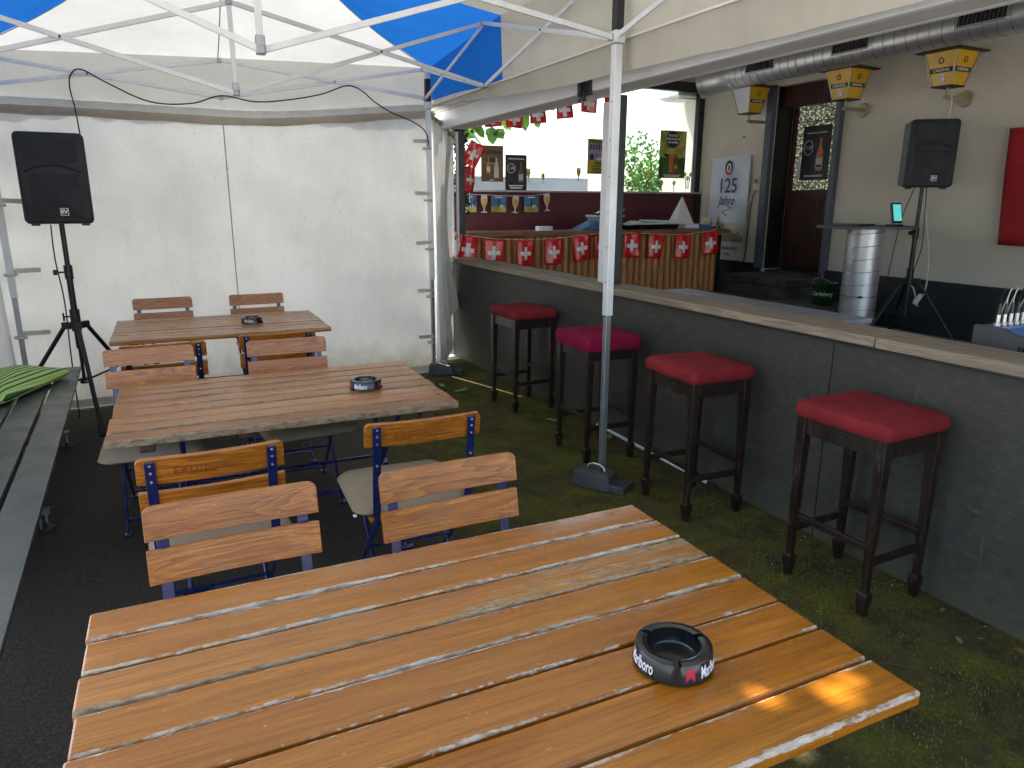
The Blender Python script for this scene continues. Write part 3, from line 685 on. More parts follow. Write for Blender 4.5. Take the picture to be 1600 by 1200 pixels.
# ================================================================== RESTAURANT
hs = thing('restaurant_building', 'cream stucco building with dark plinth, wooden door and stone steps', 'building', (7.1, 4, .3))
def hp(mb, name, mat, **k): return mb.build(name, mat, hs, world=True, **k)
DY0, DY1 = 6.12, 7.08                                            # door opening
hp(MB().box((7.25, (-3+DY0)/2, 2.6), (.30, DY0+3, 5.2)), 'wall', 'stucco')
hp(MB().box((7.25, (DY1+9.30)/2, 2.6), (.30, 9.30-DY1, 5.2)), 'wall', 'stucco')
hp(MB().box((7.25, (DY0+DY1)/2, 4.10), (.30, DY1-DY0, 2.2)), 'wall', 'stucco')
hp(MB().box((7.085, 1.55, .57), (.05, 9.05, .54)), 'plinth', 'plinth_black', bevel=.01)
hp(MB().box((7.085, 8.0, .57), (.05, 1.78, .54)), 'plinth', 'plinth_black', bevel=.01)
hp(MB().box((7.105, 3.0, 2.60), (.012, 6.0, .010)), 'wall_joint', 'beam_grey')
hp(MB().box((7.07, DY0-.035, 1.90), (.08, .07, 2.24)), 'door_frame', 'frame_grey', bevel=.004)
hp(MB().box((7.07, DY1+.05, 1.90), (.08, .10, 2.24)), 'door_frame', 'frame_grey', bevel=.004)
hp(MB().box((7.24, DY1-.012, 1.90), (.25, .02, 2.24)), 'door_reveal', 'dark_panel')
hp(MB().box((7.24, DY0+.012, 1.90), (.25, .02, 2.24)), 'door_reveal', 'dark_panel')
lint = hp(MB().box((7.24, (DY0+DY1)/2, 2.93), (.06, DY1-DY0-.02, .36)), 'transom', 'dark_panel')
for k in range(8):
    hp(MB().box((7.200, DY0+.075+k*.115, 2.93), (.02, .108, .34)), 'transom_board', 'door_wood', bevel=.003, seg=1)
hp(MB().box((7.50, 6.6, 1.9), (.06, 1.5, 3.4)), 'door_light_stop', 'dark_panel')  # added panel, keeps light from leaking in behind the door
hp(MB().box((7.33, 6.6, 3.09), (.30, .94, .02)), 'door_head', 'dark_panel')
door = hp(MB().box((7.42, (DY0+DY1)/2, 1.76), (.05, DY1-DY0-.04, 1.98)), 'door', 'dark_panel')
def dp(mb, name, mat, **k):
    o = mb.build(name, mat, door, **k); return o
for k in range(8):
    dp(MB().box((7.388, DY0+.15+k*.095, 1.25), (.018, .088, .88)), 'door_board', 'door_wood', bevel=.004, seg=1)
for y in (DY0+.06, DY1-.06): dp(MB().box((7.385, y, 1.76), (.03, .07, 1.97)), 'stile', 'door_wood', bevel=.004)
dp(MB().box((7.383, (DY0+DY1)/2, 1.72), (.035, .84, .07)), 'rail', 'door_wood', bevel=.004)
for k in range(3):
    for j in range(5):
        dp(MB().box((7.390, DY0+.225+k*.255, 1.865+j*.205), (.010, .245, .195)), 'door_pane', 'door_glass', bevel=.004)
dp(MB().tube([(7.375, DY0+.07, 1.52), (7.33, DY0+.07, 1.52), (7.33, DY0+.17, 1.52)], .010, 8), 'handle', 'brass_pale')
hp(MB().box((6.80, 6.60, .695), (.62, 1.02, .09)), 'door_step', 'stone_step', bevel=.012)
hp(MB().box((6.78, 6.60, .575), (.56, .98, .14)), 'step_riser', 'stone_step', bevel=.01)
hp(MB().box((6.36, 6.15, .475), (1.00, 1.90, .09)), 'landing_slab', 'stone_step', bevel=.014)
hp(MB().box((6.38, 6.15, .36), (.92, 1.80, .14)), 'landing_base', 'stone_step', bevel=.01)
hp(MB().box((7.30, 6.60, .74), (.34, .94, .05)), 'threshold', 'stone_step', bevel=.008)

# ---- air duct
du = thing('air_duct', 'shiny galvanised spiral air duct with black grilles below the roof', 'duct', (6.55, 5.2, 3.12))
MB().tube([(0, -3.2, 0), (0, 2.0, 0)], .152, 40).build('pipe', 'galvanised', du)
for k in range(44):
    y = -3.15+k*.117
    MB().tube([(.154*math.cos(t), y+.018*t/PI, .154*math.sin(t)) for t in [j*2*PI/28 for j in range(29)]], .0028, 4, False).build('seam', 'seam_steel', du)
MB().tube([(0, 2.0, 0), (0, 2.12, 0), (-.04, 2.3, -.02), (-.12, 2.45, -.04)], [.165, .165, .168, .172], 32).build('elbow', 'galvanised', du)
MB().tube([(-.115, 2.44, -.038), (-.15, 2.50, -.05)], [.178, .185], 32).build('end_collar', 'galvanised', du)
MB().tube([(-.150, 2.502, -.05), (-.156, 2.510, -.052)], [.165, .165], 32).build('end_cap', 'beam_grey', du)
MB().tube([(0, .98, 0), (0, 1.06, 0)], .160, 32).build('coupling', 'galvanised', du)
for y in (1.5, .28, -1.02):
    g = MB().box((-.143, y, .030), (.03, .40, .15), Euler((0, R(12), 0)).to_matrix()).build('grille', 'black_rubber', du)
    MB().box((-.160, y, -.048), (.03, .42, .012)).build('grille_frame', 'galvanised', g)
    MB().box((-.128, y, .110), (.03, .42, .012)).build('grille_frame', 'galvanised', g)
    for k in range(11):
        MB().box((-.160, y-.18+k*.036, .030), (.010, .006, .135), Euler((0, R(12), 0)).to_matrix()).build('blade', 'seam_steel', g)

# ---- outdoors beyond the windows
tag(MB().box((5.2, 12.3, 1.0), (4.7, .25, 2.12)).build('garden_wall', 'concrete_wall', bevel=.02), 'low grey concrete garden wall seen through the window', 'wall')
def leaf_quad(mb_v, mb_f, c, d, n, l, wd):
    d = d.normalized(); s = d.cross(n).normalized(); o = len(mb_v)
    for a, b in ((0, 0), (.35, .5), (.7, .42), (1, 0), (.7, -.42), (.35, -.5)): mb_v.append(c+d*(a*l)+s*(b*wd)+n*(.06*l*math.sin(a*3)*(1 if b else 0)))
    mb_f += [(o, o+1, o+2, o+3), (o, o+3, o+4, o+5)]
def rv(): return Vector((random.gauss(0, 1), random.gauss(0, 1), random.gauss(0, 1))).normalized()
def tree(name, label, base, h, crown, nl, ll, mat, cz, droop=.6, holes=.25):
    t = thing(name, label, 'tree', base)
    trunk = MB().tube([(0, 0, 0), (.05, .02, h*.3), (.0, .1, h*.6), (.1, 0, h)], [.16, .13, .10, .04], 10)
    for k in range(7):
        a = k*2.4; z0 = h*(.45+.07*k); e = Vector((math.cos(a)*crown[0]*.8, math.sin(a)*crown[1]*.8, cz+random.uniform(-.3, .5)*crown[2]))
        trunk.tube([(0, .05, z0), Vector((0, .05, z0)).lerp(e, .5)+Vector((0, 0, .15)), e], [.06, .035, .012], 6)
    trunk.build('trunk', 'bark', t)
    v = []; f = []
    while len(f) < nl*2:
        p = rv()*random.random()**.35
        if math.sin(p.x*6+1)*math.sin(p.y*5)*math.sin(p.z*6+2) > holes: continue
        c = Vector((p.x*crown[0]+(.55 if nl > 800 else 0), p.y*crown[1], cz+p.z*crown[2]))
        for k in range(3):
            d = rv(); d.z = -abs(d.z)*droop-.25; leaf_quad(v, f, c+rv()*.08, d, rv(), ll*random.uniform(.6, 1.2), ll*.55)
    MB().add(v, f).build('crown', mat, t)
    return t
tree('chestnut_tree', 'leafy tree with big hanging leaves outside the left window', (4.15, 11.6, 0), 4.6, (1.75, 1.3, 1.15), 900, .34, 'leaf_tree', 3.80)
def hedge(label, base, dims, n, mat):
    t = thing('garden_shrub', label, 'shrub', base, group='shrubs outside the window')
    MB().tube([(0, 0, 0), (.03, 0, dims[2]*.5)], [.05, .02], 6).build('stem', 'bark', t)
    v = []; f = []
    for i in range(n):
        p = rv()*random.random()**.4; c = Vector((p.x*dims[0], p.y*dims[1], dims[2]*.55+p.z*dims[2]*.5))
        leaf_quad(v, f, c, rv(), rv(), random.uniform(.05, .11), .06)
    MB().add(v, f).build('foliage', mat, t)
hedge('tall airy green shrub outside the window beside the black counter post', (8.75, 12.2, 0), (.55, .5, 2.9), 1700, 'leaf_hedge')
hedge('rounded green shrub outside the window left of the green poster', (9.45, 12.8, 0), (.50, .45, 2.6), 1500, 'leaf_tree')
t = thing('outdoor_unit', 'pale box unit fixed high outside the corner window', 'ventilation box', (6.88, 8.72, 3.15))
MB().rings([(.36, .42, .02, -.12), (.40, .46, .02, -.10), (.40, .46, .02, .12), (.36, .42, .02, .14)]).build('housing', 'ac_white', t)
MB().box((0, 0, -.13), (.30, .36, .02)).build('bottom_plate', 'beam_grey', t, bevel=.004)

# ================================================================== TABLES
PL, PW, PG, PT = 1.392, .1085, .0075, .030
def make_plank(seed, L=PL):
    rnd = random.Random(seed); bm = bmesh.new()
    bmesh.ops.create_cube(bm, size=1.0)
    for v in bm.verts: v.co = Vector((v.co.x*L, v.co.y*PW, v.co.z*PT))
    bmesh.ops.subdivide_edges(bm, edges=[e for e in bm.edges if abs(e.verts[0].co.x-e.verts[1].co.x) > .5], cuts=10)
    bmesh.ops.bevel(bm, geom=[e for e in bm.edges if len(e.link_faces) == 2 and e.calc_face_angle(0) > 1.0], offset=.0058, segments=3, affect='EDGES', profile=.55)
    for v in bm.verts:                                          # chewed edges
        if abs(v.co.y) > PW*.42: v.co.y -= math.copysign(max(0, rnd.gauss(0, .0010)), v.co.y); v.co.z -= max(0, rnd.gauss(0, .0006)) if v.co.z > 0 else 0
    me = bpy.data.meshes.new('plank'); bm.to_mesh(me); bm.free()
    for p in me.polygons: p.use_smooth = True
    return me
def make_table(loc, rz, label, mats, seed):
    t = thing('folding_table', label, 'table', loc, rz, 'slatted wooden folding tables in a row')
    rnd = random.Random(seed)
    for k in range(8):
        me = make_plank(seed*10+k); me.materials.append(M[mats[k]])
        put('plank', me, t, loc=(rnd.uniform(-.004, .004), (3.5-k)*(PW+PG), .725+rnd.uniform(-.0012, .0012)), rot=(rnd.uniform(-.006, .006), 0, rnd.uniform(-.0012, .0012)))
    for x in (-.56, -.20, .22, .56):
        MB().box((x, 0, .690), (.055, .86 if abs(x) > .3 else .80, .038)).build('batten', 'batten_wood', t, bevel=.006)
    for sx in (-1, 1):
        for a, b in ((.36, -.33), (-.36, .33)):
            MB().tube([(sx*(.47 if a > 0 else .44), a, .672), (sx*(.47 if a > 0 else .44), b, .012)], .011, 10).build('leg', 'steel_blue', t)
        for y in (-.33, .33): MB().tube([(sx*.40, y, .012), (sx*.50, y, .012)], .013, 8).build('foot', 'steel_blue', t)
        MB().tube([(sx*.445, .0, .34), (sx*.475, .0, .34)], .012, 8).build('pivot', 'rivet_steel', t)
    for y in (-.20, .20): MB().tube([(-.47, y, .30), (.47, y, .30)], .008, 8).build('stretcher', 'steel_blue', t)
    return t
make_table((.478, 1.156, 0), R(-.9), 'nearest slatted orange wooden table with one black ashtray, flaking plank edges', ['table_wood']*2+['table_wood_worn']+['table_wood']*5, 1)
make_table((.452, 3.345, 0), R(-1.0), 'middle slatted table with badly frayed front edge, between two rows of chairs', ['table_wood_pale']*7+['table_wood_frayed'], 2)
make_table((.362, 5.55, 0), R(-1.0), 'farthest slatted wooden table standing in front of the white tent wall', ['table_wood_pale']*8, 3)

# ================================================================== CHAIRS
def slat_mesh(w_, h_, th, bow, round_top):
    ends = [0, .0015, .004, .008, .013, .018, .024]; rows = []
    xs = [-w_/2+e for e in ends]+[-w_/2+.024+(w_-.048)*i/10 for i in range(1, 10)]+[w_/2-e for e in reversed(ends)]
    nx = len(xs)-1
    for x in xs:
        y = -bow*(1-(2*x/w_)**2)
        e = (w_/2-abs(x)); r = .022
        ht = h_/2; hb = -h_/2
        if round_top and e < r: ht -= r-math.sqrt(max(0, r*r-(r-e)**2))
        rows.append((x, y, hb, ht))
    v = []; f = []
    for x, y, hb, ht in rows: v += [(x, y-th/2, hb), (x, y+th/2, hb), (x, y+th/2, ht), (x, y-th/2, ht)]
    for i in range(nx):
        for k in range(4): f.append((i*4+k, (i+1)*4+k, (i+1)*4+(k+1) % 4, i*4+(k+1) % 4))
    f += [(0, 1, 2, 3), (nx*4+3, nx*4+2, nx*4+1, nx*4)]
    return v, f
def make_chair():
    t = thing('folding_chair', 'x', 'chair', (0, 0, 0), 0, 'wooden folding chairs with blue steel frames')
    back = Euler((R(8), 0, 0)).to_matrix().to_4x4()
    for z, rt_ in ((.797, True), (.682, False)):
        v, f = slat_mesh(.437, .090, .017, .014, rt_)
        yb = -.055*(z-.45)/.4
        o = MB().add(v, f).build('back_slat', 'chair_wood', t, loc=(0, yb+.016, z), rot=(R(11), 0, 0), bevel=.004)
    for s in (-1, 1):
        x = s*.178
        MB().bar((x, -.058, .832), (x, .0, .47), .030, .006, (0, 1, 0)).build('back_strap', 'steel_blue', t, bevel=.002)
        MB().tube([(x, .0, .475), (x, .012, .43), (x, .10, .345), (x, .43, .03), (x, .455, .012)], [.010, .010, .0085, .0085, .0085], 8).build('front_leg', 'steel_blue', t)
        MB().tube([(s*.160, .40, .425), (s*.160, .07, .10), (s*.160, -.01, .05), (s*.160, -.045, .012)], .0085, 8).build('rear_leg', 'steel_blue', t)
        MB().box((x, .46, .008), (.03, .045, .012)).build('foot', 'steel_blue', t, bevel=.003)
        MB().box((s*.16, -.05, .008), (.03, .045, .012)).build('foot', 'steel_blue', t, bevel=.003)
        for z in (.820, .795, .765, .680):
            yb = -.056*(z-.45)/.4-.004
            MB().tube([(x, yb-.006, z), (x, yb-.0005, z)], .0042, 8).build('rivet', 'rivet_steel', t)
        MB().bar((s*.165, .02, .428), (s*.165, .42, .428), .022, .012).build('seat_rail', 'steel_blue', t)
    for k in range(5):
        MB().box((0, .055+k*.085, .447), (.40, .072, .022)).build('seat_slat', 'chair_wood', t, bevel=.006)
    MB().tube([(-.178, .20, .25), (.178, .20, .25)], .007, 8).build('stretcher', 'steel_blue', t)
    MB().tube([(-.160, .0, .055), (.160, .0, .055)], .007, 8).build('stretcher', 'steel_blue', t)
    MB().tube([(-.178, .40, .055), (.178, .40, .055)], .007, 8).build('stretcher', 'steel_blue', t)
    return t
proto = make_chair()
CH = [((.110, 1.890), 180, 'chair facing the nearest table from behind, left of the pair, glossy back slats'),
      ((.720, 1.865), 181, 'chair facing the nearest table from behind, right of the pair, pale shine on slats'),
      ((.085, 2.375), 1, 'chair turned away, rear of back straps showing, at left front of middle table'),
      ((.805, 2.415), -2, 'chair turned away with chipped top slat, at right front of middle table'),
      ((-.100, 4.20), 180, 'chair behind the middle table at its left, back slats facing the viewer'),
      ((.605, 4.15), 178, 'chair behind the middle table at its right, back slats facing the viewer'),
      ((-.030, 4.37), 0, 'chair turned towards the farthest table, left of that pair, mostly hidden'),
      ((.590, 4.45), -1, 'chair turned towards the farthest table, right of that pair, mostly hidden'),
      ((-.010, 6.42), 180, 'chair between farthest table and white wall, left of the two'),
      ((.710, 6.38), 181, 'chair between farthest table and white wall, right of the two')]
chairs = []
for i, ((x, y), a, lab) in enumerate(CH):
    o = proto if i == 0 else copy_tree(proto)
    o.location = (x, y, .003); o.rotation_euler = (0, 0, R(a)); o['label'] = lab; chairs.append(o)
for i in (2, 3):                                                 # branded lettering pressed into the rear of the top slat
    me = text_mesh('ERDINGER', .036, .0004, spacing=1.15); me.materials.append(M['engraved'])
    for v in me.vertices: v.co.z += .014*(1-(2*v.co.x/.437)**2)+.0086
    me.transform(FACE_Y)
    put('lettering', me, chairs[i], loc=(-.02, -.055*(.795-.45)/.4+.016, .793), rot=(R(8), 0, 0))
# the right-hand near chair lacks its lower slat in view
for c in chairs[3].children:
    if c.name.startswith('back_slat') and abs(c.location.z-.682) < .01: bpy.data.objects.remove(c); break

def cushion(loc, rz, label, tilt=(0, 0)):
    t = thing('seat_cushion', label, 'cushion', loc, 0, 'taupe seat cushions on the chairs', rot=(tilt[0], tilt[1], rz))
    rows = [(.36, .36, .05, .002), (.445, .43, .06, .010), (.460, .445, .06, .018), (.455, .44, .06, .024), (.42, .405, .06, .042), (.34, .325, .07, .052), (.20, .19, .06, .056), (.05, .05, .02, .057)]
    o = MB().rings(rows, 6).build('pad', 'cushion_taupe', t)
    MB().tube([Vector((( .222-.055)*sx+.055*math.cos(R(a))*1, (.215-.055)*sy+.055*math.sin(R(a)), .020)) for sx, sy, a0 in ((1, 1, 0), (-1, 1, 90), (-1, -1, 180), (1, -1, 270)) for a in range(a0, a0+91, 30)]+[Vector((.222, .16, .020))], .0055, 6).build('piping', 'cushion_taupe', t)
    MB().box((-.225, -.19, .008), (.012, .02, .003)).build('care_tag', 'paper_white', t)
cushion((.095, 2.60, .462), R(2), 'taupe cushion on the chair at left front of the middle table')
cushion((.79, 2.645, .462), R(-3), 'taupe cushion on the chair with the chipped top slat')
cushion((-.105, 3.67, .462), R(178), 'taupe cushion under the middle table at its left', (R(-1), 0))
cushion((.590, 3.65, .462), R(184), 'taupe cushion under the middle table at its right', (R(1), 0))

# ================================================================== ASHTRAYS
def ashtray(loc, rz, label):
    t = thing('ashtray', label, 'ashtray', loc, rz, 'black printed ashtrays, one per table')
    def zf(i, a, z):
        if z > .039:
            for k in range(3):
                d = (a-2*PI*k/3+PI) % (2*PI)-PI
                if abs(d) < R(5.2): return .0295
        return z
    MB().lathe([(.0, .003), (.072, .0), (.0775, .003), (.0735, .0385), (.0715, .0415), (.0690, .0425), (.0535, .0425), (.0515, .0410), (.0490, .014), (.046, .0105), (.0, .0105)], 120, zf).build('bowl', 'ashtray_black', t)
    for k in range(3):
        a0 = 2*PI*k/3+PI/3-R(9)
        def bend(me, rot0):
            for v in me.vertices:
                a = a0+rot0+v.co.x/.0755; zz = .0205+v.co.y; r = .0777-.004*(zz/.0385)+v.co.z
                v.co = Vector((r*math.cos(a), r*math.sin(a), zz))
            return me
        me = bend(text_mesh('Marlboro', .034, .0003, .0004, 0, .50), R(10)); me.materials.append(M['print_white']); put('lettering', me, t)
        pts = [(-.009, .012), (-.009, -.012), (0, -.003), (.009, -.012), (.009, .012)]
        m2 = MB().prism(pts, 0, .0005); m2.f = [(5, 6, 7), (5, 7, 9), (7, 8, 9)]; m2.sm = [False]*3
        m2.v = [tuple(c) for c in m2.v]
        me = bpy.data.meshes.new('red_mark'); me.from_pydata(m2.v, [], m2.f); bend(me, R(-32)); me.materials.append(M['print_red']); put('red_mark', me, t)
    return t
ashtray((.812, .952, .7415), R(117), 'black ashtray with white and red print on the nearest table')
ashtray((.826, 3.285, .7415), R(54), 'black ashtray with white and red print on the middle table')
ashtray((.568, 5.52, .7415), R(64), 'black ashtray on the farthest table by the white wall')

# ================================================================== BAR STOOLS
def make_stool():
    t = thing('bar_stool', 'x', 'stool', (0, 0, 0), 0, 'dark wooden bar stools along the counter')
    bx_, by_ = .150, .175; tx_, ty_ = .158, .185
    for sx in (-1, 1):
        for sy in (-1, 1):
            m = MB(); a = Vector((sx*tx_, sy*ty_, .735)); b = Vector((sx*(bx_+.012), sy*(by_+.012), 0)); d = b-a
            prof = [(0, .030), (.14, .030), (.82, .0185), (.865, .0185), (.868, .029), (.895, .031), (1.0, .0185)]
            pts = [a+d*p for p, r in prof]; rs = [r for p, r in prof]
            vs = []; fs = []
            for p, r in zip(pts, rs):
                for qx, qy in ((-1, -1), (1, -1), (1, 1), (-1, 1)): vs.append(p+Vector((qx*r*.72, qy*r*.72, 0)))
            for i in range(len(pts)-1):
                for k in range(4): fs.append(((i+1)*4+k, (i+1)*4+(k+1) % 4, i*4+(k+1) % 4, i*4+k))
            fs += [(0, 1, 2, 3), tuple((len(pts)-1)*4+k for k in (3, 2, 1, 0))]
            m.add(vs, fs).build('leg', 'stool_wood', t, bevel=.0025)
    for s in (-1, 1):
        MB().box((s*tx_, 0, .695), (.022, ty_*2-.03, .075)).build('apron', 'stool_wood', t, bevel=.003)
        MB().box((0, s*ty_, .695), (tx_*2-.03, .022, .075)).build('apron', 'stool_wood', t, bevel=.003)
        MB().box((s*(bx_+.008), 0, .285), (.020, by_*2-.01, .030)).build('stretcher', 'stool_wood', t, bevel=.003)
        MB().box((0, s*(by_+.008), .225), (bx_*2-.01, .020, .030)).build('stretcher', 'stool_wood', t, bevel=.003)
    return t
def seat(t, mat, boxy):
    if boxy: rows = [(.385, .435, .02, .722), (.392, .442, .022, .730), (.392, .442, .022, .792), (.385, .435, .025, .802), (.33, .38, .03, .808), (.15, .17, .03, .812), (.02, .02, .01, .812)]
    else: rows = [(.365, .415, .02, .734), (.380, .432, .028, .742), (.388, .440, .032, .762), (.384, .436, .035, .784), (.372, .424, .038, .797), (.345, .395, .045, .803), (.22, .26, .05, .806), (.02, .02, .01, .807)]
    MB().rings(rows, 6).build('seat', mat, t)
    MB().box((0, 0, .731), (.33, .38, .006)).build('seat_board', 'stool_wood', t)
sproto = make_stool()
ST = [((2.540, 1.875), 1.5, 'velvet_red', False, 'bar stool with dark red seat nearest to the viewer, at right end of row'),
      ((2.485, 2.865), -3, 'velvet_red', False, 'dark red bar stool second from the right, in front of white floor pipe'),
      ((2.465, 3.815), -2, 'velvet_crimson', True, 'bar stool with bright crimson boxy seat cover beside the tent post'),
      ((2.545, 5.03), 2, 'velvet_red', False, 'farthest dark red bar stool, nearest the back tent corner')]
for i, ((x, y), a, mat, bxy, lab) in enumerate(ST):
    o = sproto if i == 0 else copy_tree(sproto)
    o.location = (x, y, .002); o.rotation_euler = (0, 0, R(a)); o['label'] = lab
    ST[i] = (o, mat, bxy)
for o, mat, bxy in ST: seat(o, mat, bxy)
rs = random.Random(5)
for o, mat, bxy in ST:
    for c in o.children:
        if c.name.split('.')[0] == 'seat':
            a, b_, ph = rs.uniform(.5, 1), rs.uniform(.5, 1), rs.uniform(0, 6)
            for v in c.data.vertices:
                if v.co.z > .78: v.co.z += .005*a*math.sin(v.co.x*19+ph)*math.cos(v.co.y*15+ph)-.006*b_*math.exp(-((v.co.x-.03)**2+(v.co.y+.02)**2)*90)
            c.scale = (rs.uniform(.985, 1.02), rs.uniform(.985, 1.02), 1)

# ================================================================== BENCH on the left
b = thing('slatted_bench', 'long dark grey slatted bench along the left tent side', 'bench', (-.52, 3.4, 0), R(1.55))
for k in range(4):
    MB().box((-.060-k*.150, -.1, .452), (.132, 5.0, .026)).build('slat', 'bench_grey', b, bevel=.003)
for y in (-1.25, .60, 2.0):
    MB().box((-.13, y, .22), (.012, .06, .41)).build('leg', 'bench_steel', b, bevel=.002)
    MB().box((-.50, y, .22), (.012, .06, .41)).build('leg', 'bench_steel', b, bevel=.002)
    MB().box((-.315, y, .10), (.46, .06, .022)).build('bottom_bar', 'bench_steel', b, bevel=.002)
    MB().box((-.30, y, .425), (.56, .06, .024)).build('top_bar', 'bench_steel', b, bevel=.002)
    for x in (-.105, -.52):
        MB().tube([(x, y, .095), (x, y, .03)], .007, 8).build('foot_screw', 'rivet_steel', b)
        MB().lathe([(0, .035), (.012, .03), (.034, .012), (.036, .002), (0, .002)], 16, c=(x, y, 0)).build('foot_pad', 'black_rubber', b)
t = MB().rings([(.30, .62, .03, .004), (.40, .74, .05, .02), (.43, .77, .06, .045), (.40, .72, .06, .075), (.28, .55, .07, .095), (.08, .2, .05, .10)], 6)
for i, v in enumerate(t.v): t.v[i] = (v[0]+.012*math.sin(v[1]*14), v[1], v[2]+.012*math.sin(v[0]*13+v[1]*9)*(v[2]/.1))
tag(t.build('striped_cushion', 'stripe_green', loc=(-.93, 5.18, .466), rot=(0, 0, R(-24)), bevel=0), 'green and white striped cushion lying on the slatted bench', 'cushion')

# ================================================================== SPEAKERS AND STANDS
def speaker(loc, rz, label, side):
    t = thing('loudspeaker', label, 'speaker', loc, rz, 'black loudspeakers on tripod stands')
    W_, H_, D_ = .415, .605, .33
    Rm = Matrix(((1, 0, 0), (0, 0, 1), (0, 1, 0))).to_4x4()     # rings stacked along +y (front at -y)
    m = MB().rings([(W_-.03, H_-.03, .03, -.168), (W_-.008, H_-.008, .032, -.160), (W_, H_, .035, -.145), (W_-.01, H_-.01, .035, -.02), (W_*.72, H_*.93, .04, .14), (W_*.66, H_*.90, .04, .155)], 5).xf(Rm)
    m.f = [tuple(reversed(f)) for f in m.f]
    m.build('cabinet', 'speaker_black', t, loc=(0, 0, H_/2))
    g = MB().rings([(.300, .295, .012, 0), (.300, .295, .012, .004), (.288, .283, .012, .006)], 4).xf(Matrix(((1, 0, 0), (0, 0, -1), (0, 1, 0))).to_4x4())
    g.build('grille', 'speaker_grille', t, loc=(.0, -.167, .185))
    for x in (-.137, .137):
        for z in (.05, .32): MB().tube([(x, -.172, z), (x, -.176, z)], .0045, 8).build('grille_screw', 'speaker_black', t)
    # horn mouth: shallow recess framed by an arched lip
    MB().tube([(-.165, -.168, .350), (-.12, -.172, .374), (-.06, -.174, .392), (0, -.175, .398), (.06, -.174, .392), (.12, -.172, .374), (.165, -.168, .350)], .010, 8).build('horn_lip', 'speaker_black', t)
    MB().rings([(.30, .15, .02, 0), (.31, .16, .02, .002)], 4).xf(Matrix(((1, 0, 0), (0, 0, -1), (0, 1, 0))).to_4x4()).build('horn', 'speaker_grille', t, loc=(0, -.1665, .49))
    bd = MB().box((.035, -.1755, .082), (.050, .004, .050)).build('badge', 'print_white', t)
    MB().box((.035, -.1785, .082), (.043, .003, .043)).build('badge_field', 'print_black', bd)
    text('EV', .036, 'print_white', bd, T(.035, -.1805, .082) @ FACE_Y, .0004, .0012, world=False)
    for x in (-.15, .15): MB().box((x, -.09, -.006), (.05, .05, .014)).build('foot', 'black_rubber', t, bevel=.003)
    if side: MB().box((-.2085, -.05, .30), (.004, .17, .56)).build('side_panel', 'speaker_side', t, bevel=.002)
    return t
def stand(loc, top, hub, spread, angs, label, pole=.0175):
    t = thing('speaker_stand', label, 'stand', loc, 0, 'black tripod speaker stands')
    MB().tube([(0, 0, hub-.16), (0, 0, (hub+top)/2+.02)], pole*1.25, 14).build('lower_pole', 'stand_black', t)
    MB().tube([(0, 0, (hub+top)/2), (0, 0, top)], pole, 14).build('upper_pole', 'stand_black', t)
    zc = (hub+top)/2
    MB().tube([(0, 0, zc-.05), (0, 0, zc+.05)], pole*1.65, 14).build('collar', 'stand_black', t)
    MB().tube([(-pole, 0, zc), (-.075, -.005, zc)], .007, 8).tube([(-.070, -.005, zc), (-.095, -.006, zc)], .020, 8).build('knob', 'stand_black', t)
    MB().tube([(0, 0, hub-.03), (0, 0, hub+.13)], pole*1.9, 14).build('hub', 'stand_black', t)
    MB().tube([(-pole, -.01, hub+.08), (-.07, -.02, hub+.08)], .006, 8).tube([(-.07, -.02, hub+.05), (-.07, -.02, hub+.11)], .007, 6).build('knob', 'stand_black', t)
    MB().tube([(0, 0, hub*.42-.02), (0, 0, hub*.42+.02)], pole*1.7, 12).build('brace_collar', 'stand_black', t)
    MB().tube([(0, 0, hub*.42), (0, 0, hub-.1)], pole*.7, 10).build('centre_rod', 'stand_black', t)
    for a in angs:
        d = Vector((math.cos(R(a)), math.sin(R(a)), 0))
        MB().box(d*.055+Vector((0, 0, hub+.01)), (.085, .035, .05), Matrix.Rotation(R(a), 3, 'Z')).build('leg_bracket', 'stand_black', t, bevel=.004)
        lg = MB().tube([d*.085+Vector((0, 0, hub)), d*spread+Vector((0, 0, .022))], .0155, 10).build('leg', 'stand_black', t)
        MB().tube([d*(spread-.03)+Vector((0, 0, .055)), d*(spread+.012)+Vector((0, 0, .006))], .022, 10).build('rubber_foot', 'black_rubber', lg)
        k = .52; p = (d*.085+Vector((0, 0, hub))).lerp(d*spread+Vector((0, 0, .022)), k)
        MB().tube([d*.025+Vector((0, 0, hub*.42)), p], .008, 8).build('brace', 'stand_black', t)
    return t
SL = (-.598, 6.10)
stand((SL[0], SL[1], .003), 1.50, .70, .56, (-78, 42, 162), 'black tripod stand carrying the left speaker behind the bench')
speaker((SL[0]+.005, SL[1], 1.447), R(2), 'black loudspeaker with white badge in front of the white tent wall', False)
SR = (6.62, 4.66)
stand((SR[0], SR[1], .302), 1.50, .56, .46, (-70, 50, 170), 'black tripod stand on the terrace carrying the right speaker', .0175)
speaker((SR[0], SR[1], 1.752), R(-38), 'black loudspeaker with small badge in front of the cream building', True)

